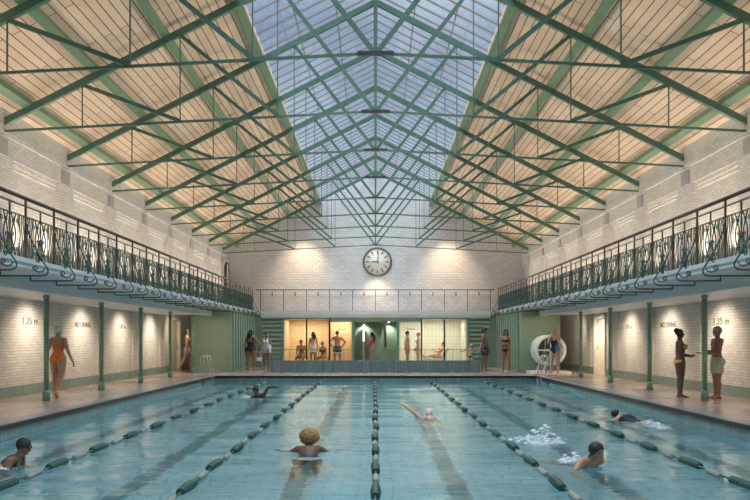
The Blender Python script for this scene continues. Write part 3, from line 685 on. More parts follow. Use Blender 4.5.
def person(label, pos, yaw, H=1.72, sex='f', skin='tan', fat=1.0, pose=None, wear=(), hair=None, pitch=0, roll=0, ground=0.0, vox=.0085, group=None, lips=True):
    p = dict(lean=0, twist=0, side=0, hy=0, hp=0, hr=0)
    p.update(pose or {})
    F = sex == 'f'
    B = MB(); X, Y_, Z = Vector((1, 0, 0)), Vector((0, 1, 0)), Vector((0, 0, 1))
    wl = Vector((0, 0, .62))
    RC = Matrix.Rotation(R(p['twist']), 3, 'Z') @ Matrix.Rotation(R(-p['lean']), 3, 'X') @ Matrix.Rotation(R(p['side']), 3, 'Y')
    def chest(v): return wl + RC @ (V3(v)-wl)
    hip_w = 1.08 if F else .98; wst = .90 if F else 1.0; sh = .90 if F else 1.04
    prof = [(.470, .040, .040, 0), (.490, .080*hip_w, .062, -.004), (.515, .098*hip_w, .072, -.006), (.545, .098*hip_w, .070, -.006), (.58, .088*hip_w, .062, 0), (.62, .076*wst, .055, .002),
            (.66, .078*wst, .057, .004), (.70, .084, .061, .002), (.74, .088*sh, .064, 0), (.775, .092*sh, .060, -.004), (.80, .086*sh, .050, -.006), (.82, .062*sh, .040, -.008), (.838, .037, .034, -.008), (.87, .0325, .033, -.002)]
    rings = []
    for z, rx, ry, yo in prof:
        w = min(1, max(0, (z-.56)/.12)); Rm = Matrix.Identity(3).lerp(RC, w) if w < 1 else RC
        c = wl + Rm @ (Vector((0, yo, z))-wl); fm = fat if z < .82 else 1
        rings.append((c, (Rm @ X).normalized(), (Rm @ Y_).normalized(), rx*(1+(fm-1)*.8), ry*fm))
    loft(B, rings)
    for s in (-1, 1):       # buttocks, chest
        B.ball((s*.044*fat, -.040*fat, .505), (.052*fat, .046*fat, .052), 14, 10)
        if F: B.ball(chest((s*.042, .052+.01*fat, .735)), (.038*fat, .034*fat, .036*fat), 14, 10)
        else: B.ball(chest((s*.045, .040, .752)), (.045, .026, .030), 12, 8)
    if fat > 1.1: B.ball((0, .03*fat, .59), (.075*fat, .045*fat, .06), 14, 10)
    # head
    nb = chest((0, -.006, .865)); RH = RC @ Matrix.Rotation(R(p['hy']), 3, 'Z') @ Matrix.Rotation(R(p['hp']), 3, 'X') @ Matrix.Rotation(R(p['hr']), 3, 'Y')
    hc = nb + RH @ Vector((0, .008, .066))
    def hd(v): return hc + RH @ V3(v)
    limb(B, [chest((0, -.008, .82)), nb, hd((0, -.012, -.03))], [.036, .033, .034])
    B.ball(hd((0, -.006, .014)), (.0445, .0555, .0525), 18, 14, RH); B.ball(hd((0, .012, -.024)), (.035, .038, .043), 16, 12, RH); B.ball(hd((0, .030, -.050)), (.018, .016, .014), 10, 8, RH)
    B.ball(hd((0, .050, -.012)), (.008, .013, .016), 10, 8, RH); B.ball(hd((0, .056, -.019)), (.0095, .009, .008), 8, 6, RH)
    B.ball(hd((0, .046, -.036)), (.013, .007, .008), 8, 6, RH); B.ball(hd((0, .044, .010)), (.026, .008, .007), 10, 6, RH)
    for s in (-1, 1): B.ball(hd((s*.0455, -.004, -.008)), (.006, .012, .019), 8, 8, RH)
    bones = []                 # (kind, A, B, rA, rB)
    # arms
    for side, s in (('L', -1), ('R', 1)):
        a = p.get('arm'+side) or ((s*.16, -.02, -1), (s*.08, .22, -1), (-s, 0, 0), 25)
        ua, fa = (RC @ V3(a[0])).normalized(), (RC @ V3(a[1])).normalized(); pn = (RC @ V3(a[2])); curl = a[3] if len(a) > 3 else 25
        S = chest((s*.104*sh, -.008, .797)); af = 1+(fat-1)*.6; rm = 1.0 if F else 1.13
        E = S+ua*.170; Wp = E+fa*.150
        limb(B, [chest((s*.06*sh, -.006, .80)), S, S.lerp(E, .35), S.lerp(E, .7), E, E.lerp(Wp, .28), E.lerp(Wp, .7), Wp], [x*af*rm for x in (.034, .0355, .0305, .027, .0225)]+[x*rm for x in (.0240, .0185, .0150)])
        bones += [('arm', S, E, .034*af*rm, .025*af), ('arm', E, Wp, .026, .017)]
        # hand: palm, four fingers, thumb
        d = fa; n_ = (pn-d*pn.dot(d)); n_ = n_.normalized() if n_.length > 1e-3 else d.orthogonal().normalized(); sd = d.cross(n_).normalized()
        th = 1 if (sd.dot(RC @ Vector((0, 1, 0)))) > 0 else -1
        if 'thumb'+side in p: th = p['thumb'+side]
        hb = MB(); rings_h = [(Wp+d*t, sd, n_, w, q) for t, w, q in ((-.004, .0145, .0125), (.012, .0185, .0110), (.030, .0225, .0105), (.046, .0225, .0090), (.052, .018, .007))]
        loft(B, rings_h, 14)
        for j, (off, ln) in enumerate(((.0165, .040), (.0055, .045), (-.0055, .042), (-.0165, .033))):
            o_ = Wp+d*.046+sd*(th*off); a1 = R(curl*.6+j*3); a2 = R(curl*1.5+j*4); sp = sd*(th*off*5.0)
            d1 = (d*math.cos(a1)+n_*math.sin(a1)+sp).normalized(); d2 = (d*math.cos(a2)+n_*math.sin(a2)+sp).normalized(); k1 = o_+d1*ln*.5
            limb(B, [o_-d*.012, o_, k1, k1+d2*ln*.5], [.0058, .0056, .0052, .0044], 8)
        t0 = Wp+d*.012+sd*(th*.015); t1 = t0+(d*.6+sd*th*.75+n_*.25).normalized()*.024; t2 = t1+(d*.9+sd*th*.3+n_*.35).normalized()*.022
        limb(B, [t0-d*.003, t0, t1, t2], [.0085, .0080, .0062, .0048], 8)
        bones.append(('hand', Wp, Wp+d*.09, .024, .02))
    # legs
    for side, s in (('L', -1), ('R', 1)):
        l = p.get('leg'+side) or ((s*.05, .02, -1), (s*.01, -.03, -1), None)
        td, sdn = V3(l[0]).normalized(), V3(l[1]).normalized(); hp = Vector((s*.050*hip_w*(1+(fat-1)*.5), 0, .512)); lf = 1+(fat-1)*.75; ff = 1.04 if F else 1.0
        Kn = hp+td*.243; An = Kn+sdn*.232; mid = (hp+td*.09)
        back = (Vector((0, -1, 0))-sdn*Vector((0, -1, 0)).dot(sdn)); back = back.normalized() if back.length > .2 else -td
        limb(B, [hp+Vector((0, 0, .01)), mid, hp+td*.17, Kn-td*.015, Kn+sdn*.03, Kn+sdn*.075+back*.006, Kn+sdn*.15, An-sdn*.01], [x*lf*ff for x in (.060, .056, .046, .0355)]+[x*(1+(fat-1)*.4) for x in (.0335, .0365, .0270, .0205)])
        bones += [('thigh'+side, hp, Kn, .060*lf, .038*lf), ('shin', Kn, An, .037, .024)]
        fd = V3(l[2]) if len(l) > 2 and l[2] is not None else Vector((s*.14, 1, 0)); fd = fd.normalized(); dn = sdn-fd*sdn.dot(fd); dn = dn.normalized() if dn.length > .25 else Vector((0, 0, -1))
        heel = An+dn*.021-fd*.016; ball = An+dn*.026+fd*.078; toe = An+dn*.029+fd*.106; sfd = fd.cross(dn).normalized()
        limb(B, [An, heel], [.021, .0185], 10); limb(B, [An+fd*.012, An+dn*.016+fd*.045, ball, toe], [.021, .0195, .0155, .0105], 10)
        for q in (-1, 1): limb(B, [An+dn*.02+fd*.03, ball+sfd*.014*q, toe+sfd*.017*q-fd*.006], [.016, .0125, .0095], 8)
    # one skinned surface
    Rw = Matrix.Rotation(R(yaw), 3, 'Z') @ Matrix.Rotation(R(pitch), 3, 'X') @ Matrix.Rotation(R(roll), 3, 'Y')
    piv = Vector((0, 0, .51)) if (pitch or roll) else Vector((0, 0, 0))
    def tow(v): return (Rw @ (V3(v)-piv))*H
    me = bpy.data.meshes.new('person'); me.from_pydata([tow(v) for v in B.v], [], B.f)
    o = bpy.data.objects.new('person', me); COL.objects.link(o)
    md = o.modifiers.new('r', 'REMESH'); md.mode = 'VOXEL'; md.voxel_size = vox
    m2 = o.modifiers.new('s', 'SMOOTH'); m2.factor = .5; m2.iterations = 3
    ev = bpy.data.meshes.new_from_object(o.evaluated_get(bpy.context.evaluated_depsgraph_get()))
    o.modifiers.clear(); o.data = ev; bpy.data.meshes.remove(me); ev.name = 'person'
    nV = len(ev.vertices); co = np.empty(nV*3); ev.vertices.foreach_get('co', co); co = co.reshape(-1, 3)
    # dimensions and position
    iv = np.array(Rw.inverted()); L = (co/H) @ iv.T + np.array(piv)      # back to the body's own frame
    dz = 0
    if ground is not None: dz = -co[:, 2].min()+ground
    co[:, 2] += dz; ev.vertices.foreach_set('co', co.ravel())
    ev.polygons.foreach_set('use_smooth', [True]*len(ev.polygons))
    ev.materials.clear(); ev.materials.append(skin_mat(skin)); ev.materials.append(MATS['eye_dark']); ev.materials.append(MATS['lip_dark']); ev.update()
    o.location = pos
    nr = np.empty(nV*3); ev.vertices.foreach_get('normal', nr); nr = nr.reshape(-1, 3)
    HL = (L-np.array(hc)) @ np.array(RH)         # head frame
    # distances to limbs
    def segd(A, Bp):
        A = np.array(A); D = np.array(Bp)-A; t = np.clip(((L-A) @ D)/(D @ D), 0, 1); return np.linalg.norm(L-A-t[:, None]*D, axis=1), t
    isarm = np.zeros(nV, bool); th_t = np.full(nV, 9.0); isthigh = np.zeros(nV, bool); isshin = np.zeros(nV, bool)
    for kd, A, Bp, ra, rb in bones:
        dd, t = segd(A, Bp); ok = dd < (ra+(rb-ra)*t)*1.35+.004
        if kd in ('arm', 'hand'): isarm |= ok & ((t > .22) | (kd == 'hand') | (ra < .03))
        elif kd.startswith('thigh'): isthigh |= ok; th_t = np.where(ok & (t < th_t), t, th_t)
        else: isshin |= ok & (t > .12)
    Cw = (L-np.array(wl)) @ np.array(RC); up = Cw[:, 2] > 0
    s_ = np.where(up, .62+Cw[:, 2], L[:, 2]); u_ = np.where(up, Cw[:, 0], L[:, 0]); v_ = np.where(up, Cw[:, 1], L[:, 1])
    ishead = (np.linalg.norm(HL, axis=1) < .085) & (HL[:, 2] > -.062)
    torso = ~isarm & ~ishead & ~isshin & (s_ < .845) & (s_ > .40) & (np.abs(v_) < .12*max(1, fat))
    au = np.abs(u_)/max(1, fat)
    tri = [tuple(q.vertices) for q in ev.polygons]; loops = np.array([q[:3]+(q[3] if len(q) > 3 else q[2],) for q in tri])
    # face colours: eyes, brows, lips
    fc = HL[loops].mean(1); mi = np.zeros(len(loops), np.int32)
    eye = (np.abs(np.abs(fc[:, 0])-.0185) < .0085) & (np.abs(fc[:, 2]+.001) < .0042) & (fc[:, 1] > .028)
    brow = (np.abs(np.abs(fc[:, 0])-.0185) < .011) & (np.abs(fc[:, 2]-.0135) < .0024) & (fc[:, 1] > .028)
    lip = (np.abs(fc[:, 0]) < .0125) & (np.abs(fc[:, 2]+.037) < .0040) & (fc[:, 1] > .036)
    mi[eye | brow] = 1; mi[lip] = 2; ev.polygons.foreach_set('material_index', mi)
    def shell(name, mask, off, mat, lab=None, noise=0, parent=o, thick=.003):
        fm = mask[loops].all(1); used = np.unique(loops[fm]); 
        if len(used) < 4: return None
        offv = off if np.ndim(off) else np.full(nV, off)
        mp = -np.ones(nV, int); mp[used] = np.arange(len(used)); vv = co[used]+nr[used]*(offv[used]*H)[:, None]
        if noise: vv = vv + nr[used]*(np.random.RandomState(5).rand(len(used), 1)*noise*H)
        m_ = bpy.data.meshes.new(name); fs = []
        for k in np.nonzero(fm)[0]: fs.append(tuple(int(mp[i]) for i in tri[k]))
        m_.from_pydata(vv.tolist(), [], fs); m_.polygons.foreach_set('use_smooth', [True]*len(fs)); m_.materials.append(MATS[mat])
        b_ = bmesh.new(); b_.from_mesh(m_); seen = set(); isl = []
        for v0 in b_.verts:
            if v0 in seen: continue
            st, comp = [v0], [v0]; seen.add(v0)
            while st:
                for e_ in st.pop().link_edges:
                    for q in e_.verts:
                        if q not in seen: seen.add(q); st.append(q); comp.append(q)
            isl.append(comp)
        big = max(map(len, isl)); bmesh.ops.delete(b_, geom=[v for c in isl if len(c) < .2*big for v in c], context='VERTS'); b_.to_mesh(m_); b_.free()
        g_ = bpy.data.objects.new(name, m_); COL.objects.link(g_); g_.parent = parent
        sm = g_.modifiers.new('s', 'SOLIDIFY'); sm.thickness = thick; sm.offset = -1
        if lab: g_['label'] = lab
        return g_
    def W2(v): q = tow(v); q.z += dz; return q          # body frame point -> object space
    def part(mb, name, mat, smooth=True):
        mb.v = [tuple(W2(v)) for v in mb.v]; me_ = mb.mesh(name, mat); g_ = bpy.data.objects.new(name, me_); COL.objects.link(g_); g_.parent = o; return g_
    low = np.where(v_ > 0, .478+.95*np.maximum(0, au-.022), .474+.62*np.maximum(0, au-.045))
    for w in wear:
        k = w[0]
        if k == 'swimsuit':
            top = np.where(v_ > 0, .752, .70); strap = (np.abs(au-.050) < .013) & (s_ < .826)
            shell('swimsuit', torso & (s_ > low) & ((s_ < top) | strap), .0035, w[1])
            if len(w) > 2: shell('side_panel', torso & (s_ > low) & (s_ < .74) & (u_ < -.015) & (s_ < .70), .005, w[2])
        elif k == 'bikini':
            shell('swim_briefs', torso & (s_ > low) & (s_ < .548), .0035, w[1])
            top = np.where(v_ > .01, (s_ > .712) & (s_ < .757), (s_ > .725) & (s_ < .742)); shell('bikini_top', torso & (top | ((np.abs(au-.045) < .008) & (v_ > -.01) & (s_ > .75) & (s_ < .83))), .0035, w[2] if len(w) > 2 else w[1])
        elif k == 'briefs': shell('swim_briefs', torso & (s_ > low) & (s_ < .56), .0035, w[1])
        elif k == 'shorts':
            ln = w[2] if len(w) > 2 else .55
            m_ = (torso & (s_ < .575) & (s_ > .44)) | (isthigh & (th_t < ln) & ~isarm & (s_ < .575))
            offv = .005+.009*np.clip(np.where(isthigh & (s_ < .50), th_t, 0)/.5, 0, 1); g_ = shell('swim_shorts', m_ & ~isshin, offv, w[1], thick=.006)
            if len(w) > 3: shell('shorts_hem', isthigh & (th_t < ln) & (th_t > ln-.2) & (s_ < .5) & ~isarm & ~isshin, .024, w[3])
        elif k == 'top': shell('vest_top', torso & (s_ > .52) & ((s_ < .775) | ((np.abs(au-.055) < .025) & (s_ < .83))), .008, w[1], thick=.005)
        elif k == 'skirt':
            mb = MB(); n = 24; vs = []
            for z, rx, ry in ((.60, .092*fat, .074*fat), (.54, .118*fat, .092*fat), (.44, .128*fat, .10), (w[2], .135*fat, .108)):
                vs.append([(rx*math.cos(2*PI*j/n)*(1+.04*math.cos(6*2*PI*j/n)), ry*math.sin(2*PI*j/n)*(1+.05*math.sin(7*2*PI*j/n)), z) for j in range(n)])
            flat = [x for r_ in vs for x in r_]; mb.raw(flat, [(i*n+j, i*n+(j+1) % n, (i+1)*n+(j+1) % n, (i+1)*n+j) for i in range(3) for j in range(n)], True)
            g_ = part(mb, 'wrap_skirt', w[1]); sm = g_.modifiers.new('s', 'SOLIDIFY'); sm.thickness = .008
        elif k == 'cap': shell('swim_cap', ishead & (HL[:, 2] > -.012+.52*HL[:, 1]), .004, w[1], thick=.002)
        elif k == 'goggles':
            mb = MB()
            for s in (-1, 1): mb.ball(hd((s*.019, .046, .000)), (.0145, .011, .0105), 10, 8, RH)
            mb.tube([hd((.052*math.cos(a), -.004+.058*math.sin(a), .001+.006*math.cos(2*a))) for a in np.linspace(0, 2*PI, 25)[:-1]], .0035, 6, closed=True)
            part(mb, 'goggles', 'gloss_black')
        elif k == 'towel':
            mb = MB(); c = V3(w[2]); n = 16; vs = []
            for z, rx, ry in ((.09, .02, .045), (.06, .034, .055), (0, .038, .06), (-.08, .042, .06), (-.11, .040, .058)):
                vs += [c+Vector((rx*math.cos(2*PI*j/n)*(1+.12*math.cos(5*2*PI*j/n)), ry*math.sin(2*PI*j/n), z)) for j in range(n)]
            mb.raw(vs, [(i*n+j, i*n+(j+1) % n, (i+1)*n+(j+1) % n, (i+1)*n+j) for i in range(4) for j in range(n)]+[tuple(range(n)), tuple(64+j for j in range(n))], True); part(mb, 'towel', w[1])
        elif k == 'beard': shell('beard', ishead & (HL[:, 2] < -.033) & (HL[:, 1] > -.005) & ~((np.abs(HL[:, 0]) < .012) & (np.abs(HL[:, 2]+.037) < .004)), .004, w[1], noise=.003)
    if hair:
        k, hm = hair[0], hair[1]
        cap = ishead & (HL[:, 2] > -.020+.62*np.clip(HL[:, 1], -.05, .1)) & ~((np.abs(HL[:, 0]) > .044) & (HL[:, 2] < .01))
        if k == 'short': shell('hair', cap, .006, hm, noise=.003)
        elif k == 'wet': shell('hair', (np.linalg.norm(HL, axis=1) < .095) & (HL[:, 2] > -.075+1.05*(HL[:, 1]+.055)) & (HL[:, 2] > -.07), .010, hm, noise=.001)
        elif k in ('long', 'bun', 'pony'):
            mb = MB(); mb.ball(hd((0, -.010, .018)), (.0505, .0575, .0555), 18, 14, RH)
            mb.v = [tuple(V3(v)) for v in mb.v]
            if k == 'long':
                ln = hair[2]; s0 = hd((0, -.040, .0)); pts = []
                for t in np.linspace(0, 1, 7): 
                    q = RC @ Vector((0, -.030-.018*math.sin(PI*t), -t*ln)); pts.append(s0+q)
                ax = RC @ X; fx = RC @ Y_
                loft(mb, [(c, ax, fx, w_*1.0, d_) for c, w_, d_ in zip(pts, (.040, .052, .056, .054, .050, .042, .022), (.030, .036, .032, .027, .024, .02, .01))], 16)
                for s in (-1, 1): limb(mb, [hd((s*.040, -.012, .02)), hd((s*.048, -.014, -.03)), hd((s*.050, -.02, -.075))], [.018, .019, .014])
            elif k == 'bun': mb.ball(hd(hair[2]), hair[3], 16, 12)
            else:
                s0 = hd((0, -.058, .02)); limb(mb, [s0, s0+RC @ Vector((0, -.035, -.02)), s0+RC @ Vector((0, -.035, -.10))], [.016, .022, .008])
            # keep the face clear
            hp_ = []
            for v in mb.v:
                q = (V3(v)-hc) @ RH
                if q.z > -.03 and q.y > .02+.30*max(0, q.z-.0)+(0 if q.z > -.03 else 1): 
                    q.y = .02+.30*max(0, q.z) if q.z < .03 else q.y
                hp_.append(tuple(hc+RH @ q))
            mb.v = hp_; g_ = part(mb, 'hair', hm)
        elif k == 'afro':
            mb = MB(); r_ = hair[2]; mb.ball((0, 0, 0), (r_, r_*1.02, r_*.95), 72, 52)
            rng = np.random.RandomState(2); c = V3(hair[3]); vv = []
            for v in mb.v: w_ = V3(v).normalized(); vv.append(tuple(hd(Vector((v[0]*1.1, v[1], v[2]))*(1+.17*(rng.rand()-.5)+.04*math.sin(9*w_.x+3)*math.sin(8*w_.z))+c)))
            mb.v = vv; part(mb, 'hair', hm)
    tag(o, label, 'person', group)
    return o

for n_, c_ in (('hair_black', (.016, .013, .012)), ('hair_brown', (.07, .04, .025)), ('hair_grey', (.30, .28, .26)), ('hair_blond', (.46, .27, .09)), ('hair_fair', (.45, .30, .17))): simple(n_, c_, .55, var=.35, nscale=60, bump=.4)
patterned('floral_trunks', (.85, .85, .84), (.06, .06, .10), 26, .48)
patterned('navy_trunks', (.03, .035, .09), (.25, .28, .42), 12, .62)
patterned('teal_panel', (.10, .42, .52), (.05, .20, .30), 10, .55)
K_ = fabric((.014, .014, .020)); ORANGE = fabric((.80, .22, .06)); YEL = fabric((.85, .55, .12)); SAGE = fabric((.42, .46, .38)); WHT = fabric((.82, .80, .80)); PINK = fabric((.75, .30, .27)); NAVY = fabric((.018, .024, .07)); LAV = fabric((.62, .64, .72)); ORCAP = fabric((.90, .30, .08)); RUST = fabric((.52, .17, .10)); LILAC = fabric((.55, .42, .60)); MAROON = fabric((.32, .05, .07)); PINKCAP = fabric((.82, .66, .70)); BLKCAP = fabric((.02, .022, .028))

WALK_L = ((-.06, .10, -1), (-.02, -.10, -1), (0, 1, -.05))
# --- deck, left
person('woman walking away in an orange swimsuit and pale swim cap on the left deck', (-8.02, 18.95, 0), 4, 1.78, 'f', 'tan', 1.0,
       dict(hy=-6, twist=-4, armL=((-.30, -.10, -1), (-.22, .05, -1), (1, 0, 0), 30), armR=((.32, -.02, -1), (.42, .12, -1), (-1, 0, 0), 30), legL=((-.02, .20, -1), (.02, -.10, -1), (0, 1, 0)), legR=((-.02, -.10, -1), (-.22, -.42, -1), (0, 1, -.55))),
       [('swimsuit', ORANGE), ('cap', LAV)], vox=.0075)
person('man in black and white patterned trunks walking beside the open doorway on the left', (-8.45, 33.75, 0), -72, 1.92, 'm', 'tan', 1.0,
       dict(hp=-4, armL=((-.15, .25, -1), (0, .6, -.8), (1, 0, 0), 40), armR=((.15, -.15, -1), (.1, .35, -1), (-1, 0, 0), 30), legL=((-.03, .30, -1), (0, -.05, -1), None), legR=((.03, -.38, -1), (0, -.62, -1), (0, 1, -.5))),
       [('shorts', 'floral_trunks', .42)], ('short', 'hair_black'), vox=.009)
person('woman in a black swimsuit with long dark hair, seen from behind at the left end', (-5.75, 34.6, 0), -12, 1.90, 'f', 'brown', 1.32,
       dict(hy=-25, armL=((-.30, -.05, -1), (-.12, .1, -1), (1, 0, 0), 25), armR=((.62, .28, -.8), (.55, .75, -.35), (-.2, 0, -1), 25)), [('swimsuit', K_)], ('long', 'hair_black', .16), vox=.009)
person('small child in white shorts standing between the two women at the left end', (-5.62, 36.2, 0), 185, 1.04, 'm', 'brown', 1.05,
       dict(armL=((-.5, .1, -.8), (-.3, .5, .5), (1, 0, 0), 25), armR=((.55, .1, -.8), (.35, .2, -1), (-1, 0, 0), 25)), [('shorts', WHT, .5)], ('short', 'hair_black'), vox=.007)
person('woman in a white vest holding a white towel beside the louvre screen', (-5.35, 36.8, 0), 160, 1.84, 'f', 'brown', .98,
       dict(hy=20, armL=((-.30, .10, -1), (.15, .55, -.55), (1, 0, 0), 35), armR=((.3, .1, -1), (-.1, .6, -.5), (-1, 0, 0), 30)), [('top', WHT), ('skirt', LILAC, .43), ('towel', WHT, (-.15, .12, .56))], ('pony', 'hair_black'), vox=.009)
# --- sauna, shower and steam room
SIT = dict(lean=12, legL=((-.22, 1, -.06), (-.06, .06, -1), (0, 1, 0)), legR=((.22, 1, -.06), (.06, .06, -1), (0, 1, 0)), armL=((-.22, .35, -1), (.30, .75, -.3), (0, 0, -1), 30), armR=((.22, .35, -1), (-.30, .75, -.3), (0, 0, -1), 30))
person('man in dark trunks sitting on the timber bench in the sauna', (-4.1+.02, 41.38, 0), 170, 1.86, 'm', 'brown', 1.02, SIT, [('shorts', fabric((.10, .10, .11)), .6)], ('short', 'hair_black'), vox=.01)
person('woman with long dark hair in a pale swimsuit standing in the sauna', (-3.38, 40.6, 0), 28, 1.86, 'f', 'tan', .98,
       dict(hy=10, armL=((-.2, .1, -1), (.1, .5, -.8), (1, 0, 0)), armR=((.22, -.05, -1), (.1, .2, -1), (-1, 0, 0))), [('swimsuit', fabric((.62, .58, .55))), ('skirt', fabric((.66, .62, .58)), .40)], ('long', 'hair_black', .15), vox=.01)
person('woman in a black bikini sitting on the pale bench in the sauna', (-2.9, 41.38, 0), 160, 1.72, 'f', 'brown', 1.0, dict(SIT, hy=15), [('bikini', K_)], ('pony', 'hair_black'), vox=.01)
person('man with hands on hips in dark trunks, seen from behind at the sauna pane', (-2.05, 40.2, 0), 0, 1.92, 'm', 'tan', 1.0,
       dict(armL=((-.75, -.15, -.75), (.55, .10, -.75), (.6, .6, 0), 45), armR=((.75, -.15, -.75), (-.55, .10, -.75), (-.6, .6, 0), 45), legL=((-.10, 0, -1), (-.04, -.02, -1)), legR=((.10, 0, -1), (.04, -.02, -1))), [('shorts', fabric((.06, .06, .07)), .62, fabric((.62, .66, .74)))], ('short', 'hair_black'), vox=.009)
person('woman with very long dark hair in a rust swimsuit washing at the lit shower', (-.22, 40.45, 0), 82, 1.84, 'f', 'tan', .97,
       dict(hp=6, armL=((-.15, .55, -.9), (.05, 1, .15), (0, 0, -1), 25), armR=((.12, .40, -1), (-.05, 1, .25), (0, 0, -1), 25)), [('swimsuit', RUST)], ('long', 'hair_black', .25), vox=.009)
person('man in pinkish red trunks standing in profile behind the steam room glass', (1.72, 40.4, 0), -80, 1.90, 'm', 'light', 1.0,
       dict(armL=((-.1, -.25, -1), (.2, .30, -1), (1, 0, 0)), armR=((.12, -.30, -1), (.1, .3, -1), (-1, 0, 0))), [('shorts', PINK, .5)], ('short', 'hair_brown'), vox=.009)
person('pale bather standing right beside the steam room frame post, facing the man in trunks', (2.32, 40.7, 0), 95, 1.84, 'f', 'pale', .95,
       dict(armL=((-.12, .15, -1), (0, .6, -.8), (1, 0, 0)), armR=((.12, .1, -1), (0, .3, -1), (-1, 0, 0))), [('bikini', fabric((.60, .62, .58)))], ('short', 'hair_grey'), vox=.01)
person('woman with tied up hair reclining on the tiled lounger in the steam room', (3.5, 41.32, .0), 90, 1.78, 'f', 'light', 1.0,
       dict(lean=-28, legL=((-.10, 1, .22), (-.02, 1, -.28), (0, .3, 1)), legR=((.10, 1, .05), (.02, 1, -.05), (0, .3, 1)), armL=((-.2, .45, -1), (.3, .8, -.2), (0, 0, -1)), armR=((.2, .3, -1), (-.2, .8, -.1), (0, 0, -1)), hp=-16),
       [('bikini', PINK)], ('bun', 'hair_brown', (0, -.03, .075), .026), ground=.40, vox=.01)
# --- deck, right end
person('small fair haired child reaching out to the man in navy trunks', (4.36, 34.6, 0), 180, 1.22, 'm', 'light', 1.0,
       dict(side=-8, hr=-6, armL=((-.95, .1, .12), (-.9, .1, .30), (0, 0, -1), 25), armR=((.75, .15, -.45), (.85, .25, -.35), (0, 0, -1), 35), legL=((-.1, .05, -1), (0, -.1, -1)), legR=((.15, -.1, -1), (.1, -.3, -1), (0, 1, -.3))), [('briefs', K_)], ('short', 'hair_fair'), vox=.007)
person('bare chested man in navy trunks standing at the right end of the parapet', (5.00, 34.4, 0), -120, 1.99, 'm', 'brown', 1.0,
       dict(hy=14, armL=((-.16, .10, -1), (.02, .38, -1), (1, 0, 0), 35), armR=((.28, .05, -1), (.62, -.05, -.62), (-1, 0, 0), 30), legL=((-.07, .04, -1), (-.02, -.04, -1)), legR=((.09, -.02, -1), (.02, -.05, -1))), [('shorts', 'navy_trunks', .62)], ('short', 'hair_black'), vox=.009)
person('woman in a black bikini with folded arms by the green fins on the right', (5.72, 32.9, 0), 158, 1.90, 'f', 'brown', 1.16,
       dict(hy=12, armL=((-.12, .25, -1), (.80, .55, .22), (0, -1, 0), 30), armR=((.12, .25, -1), (-.80, .60, .12), (0, -1, 0), 30), legL=((-.10, .02, -1), (-.02, -.03, -1)), legR=((.06, .0, -1), (.0, -.02, -1))), [('bikini', K_)], ('long', 'hair_black', .10), vox=.009)
person('woman in an orange cap and navy and teal swimsuit with hands at her face', (7.18, 30.05, 0), 158, 1.90, 'f', 'light', 1.0,
       dict(lean=4, hp=-16, armL=((-.12, .80, -.50), (.42, -.22, 1), (.4, -.8, 0), 40), armR=((.12, .80, -.50), (-.42, -.22, 1), (-.4, -.8, 0), 40)), [('swimsuit', NAVY, 'teal_panel'), ('cap', ORCAP)], vox=.0075)
person('woman in a yellow bikini with a high dark bun talking on the right deck', (7.78, 19.15, 0), -100, 1.74, 'f', 'dark', 1.04,
       dict(hp=4, armL=((-.08, -.10, -1), (.10, .95, -.20), (.3, 0, 1), 20), armR=((.14, -.18, -1), (-.05, 1, -.12), (-.3, 0, 1), 20), legL=((-.05, .03, -1), (-.01, -.05, -1)), legR=((.06, .0, -1), (.02, -.04, -1))), [('bikini', YEL)], ('bun', 'hair_black', (0, -.045, .045), .043), vox=.0075)
person('grey bearded man in pale sage shorts gesturing on the right deck', (8.52, 18.72, 0), 88, 1.80, 'm', 'brown', 1.06,
       dict(hp=3, armL=((-.14, .25, -1), (.10, 1, .18), (-.2, 0, 1), 20), armR=((.16, .05, -1), (-.10, 1, -.02), (.2, 0, 1), 20), legL=((-.09, .05, -1), (-.02, -.04, -1)), legR=((.10, -.04, -1), (.03, -.04, -1))), [('shorts', SAGE, .68), ('beard', 'hair_grey')], ('short', 'hair_grey'), vox=.0075)

# --- swimmers
FL = dict(legL=((-.10, .10, -1), (-.02, -.10, -1), (0, .1, -1)), legR=((.10, -.08, -1), (.02, -.22, -1), (0, .1, -1)))
def swim(label, head, yaw, tilt, head_z, H, sex, skin, pose, wear, hair, roll=0, amp=.010, rad=.9, fat=1.02):
    """place a swimmer so that the head sits at `head` (x, y) and head_z above the water"""
    o = person(label, (0, 0, 0), yaw, H, sex, skin, fat, dict(FL, **pose), wear, hair, pitch=tilt, roll=roll, ground=None, vox=.007)
    hv = Vector((0, .008, .93-.51)); Rw = Matrix.Rotation(R(yaw), 3, 'Z') @ Matrix.Rotation(R(tilt), 3, 'X') @ Matrix.Rotation(R(roll), 3, 'Y')
    q = Rw @ hv*H; o.location = (head[0]-q.x, head[1]-q.y, WZ+head_z-q.z)
    DISTURB.append((head[0], head[1], amp, rad)); return o
swim('swimmer in a black cap and goggles in the near left lane', (-4.86, 10.5), -92, -48, .21, 1.74, 'f', 'brown', dict(hp=36, armL=((-.35, .5, -.6), (-.1, .8, -.4), (0, 1, 0)), armR=((.35, .5, -.6), (.1, .8, -.4), (0, 1, 0))), [('swimsuit', K_), ('cap', BLKCAP), ('goggles',)], None, amp=.008)
swim('swimmer with curly blond hair doing breaststroke, seen from behind', (-1.05, 11.95), 2, -54, .14, 1.74, 'f', 'dark', dict(hp=46, armL=((-.82, .55, .0), (-.40, .80, .45), (0, 1, 0)), armR=((.82, .60, -.05), (.40, .80, .45), (0, 1, 0))), [('briefs', WHT)], ('afro', 'hair_blond', .080, (0, -.018, .010)), amp=.008, rad=1.1, fat=1.22)
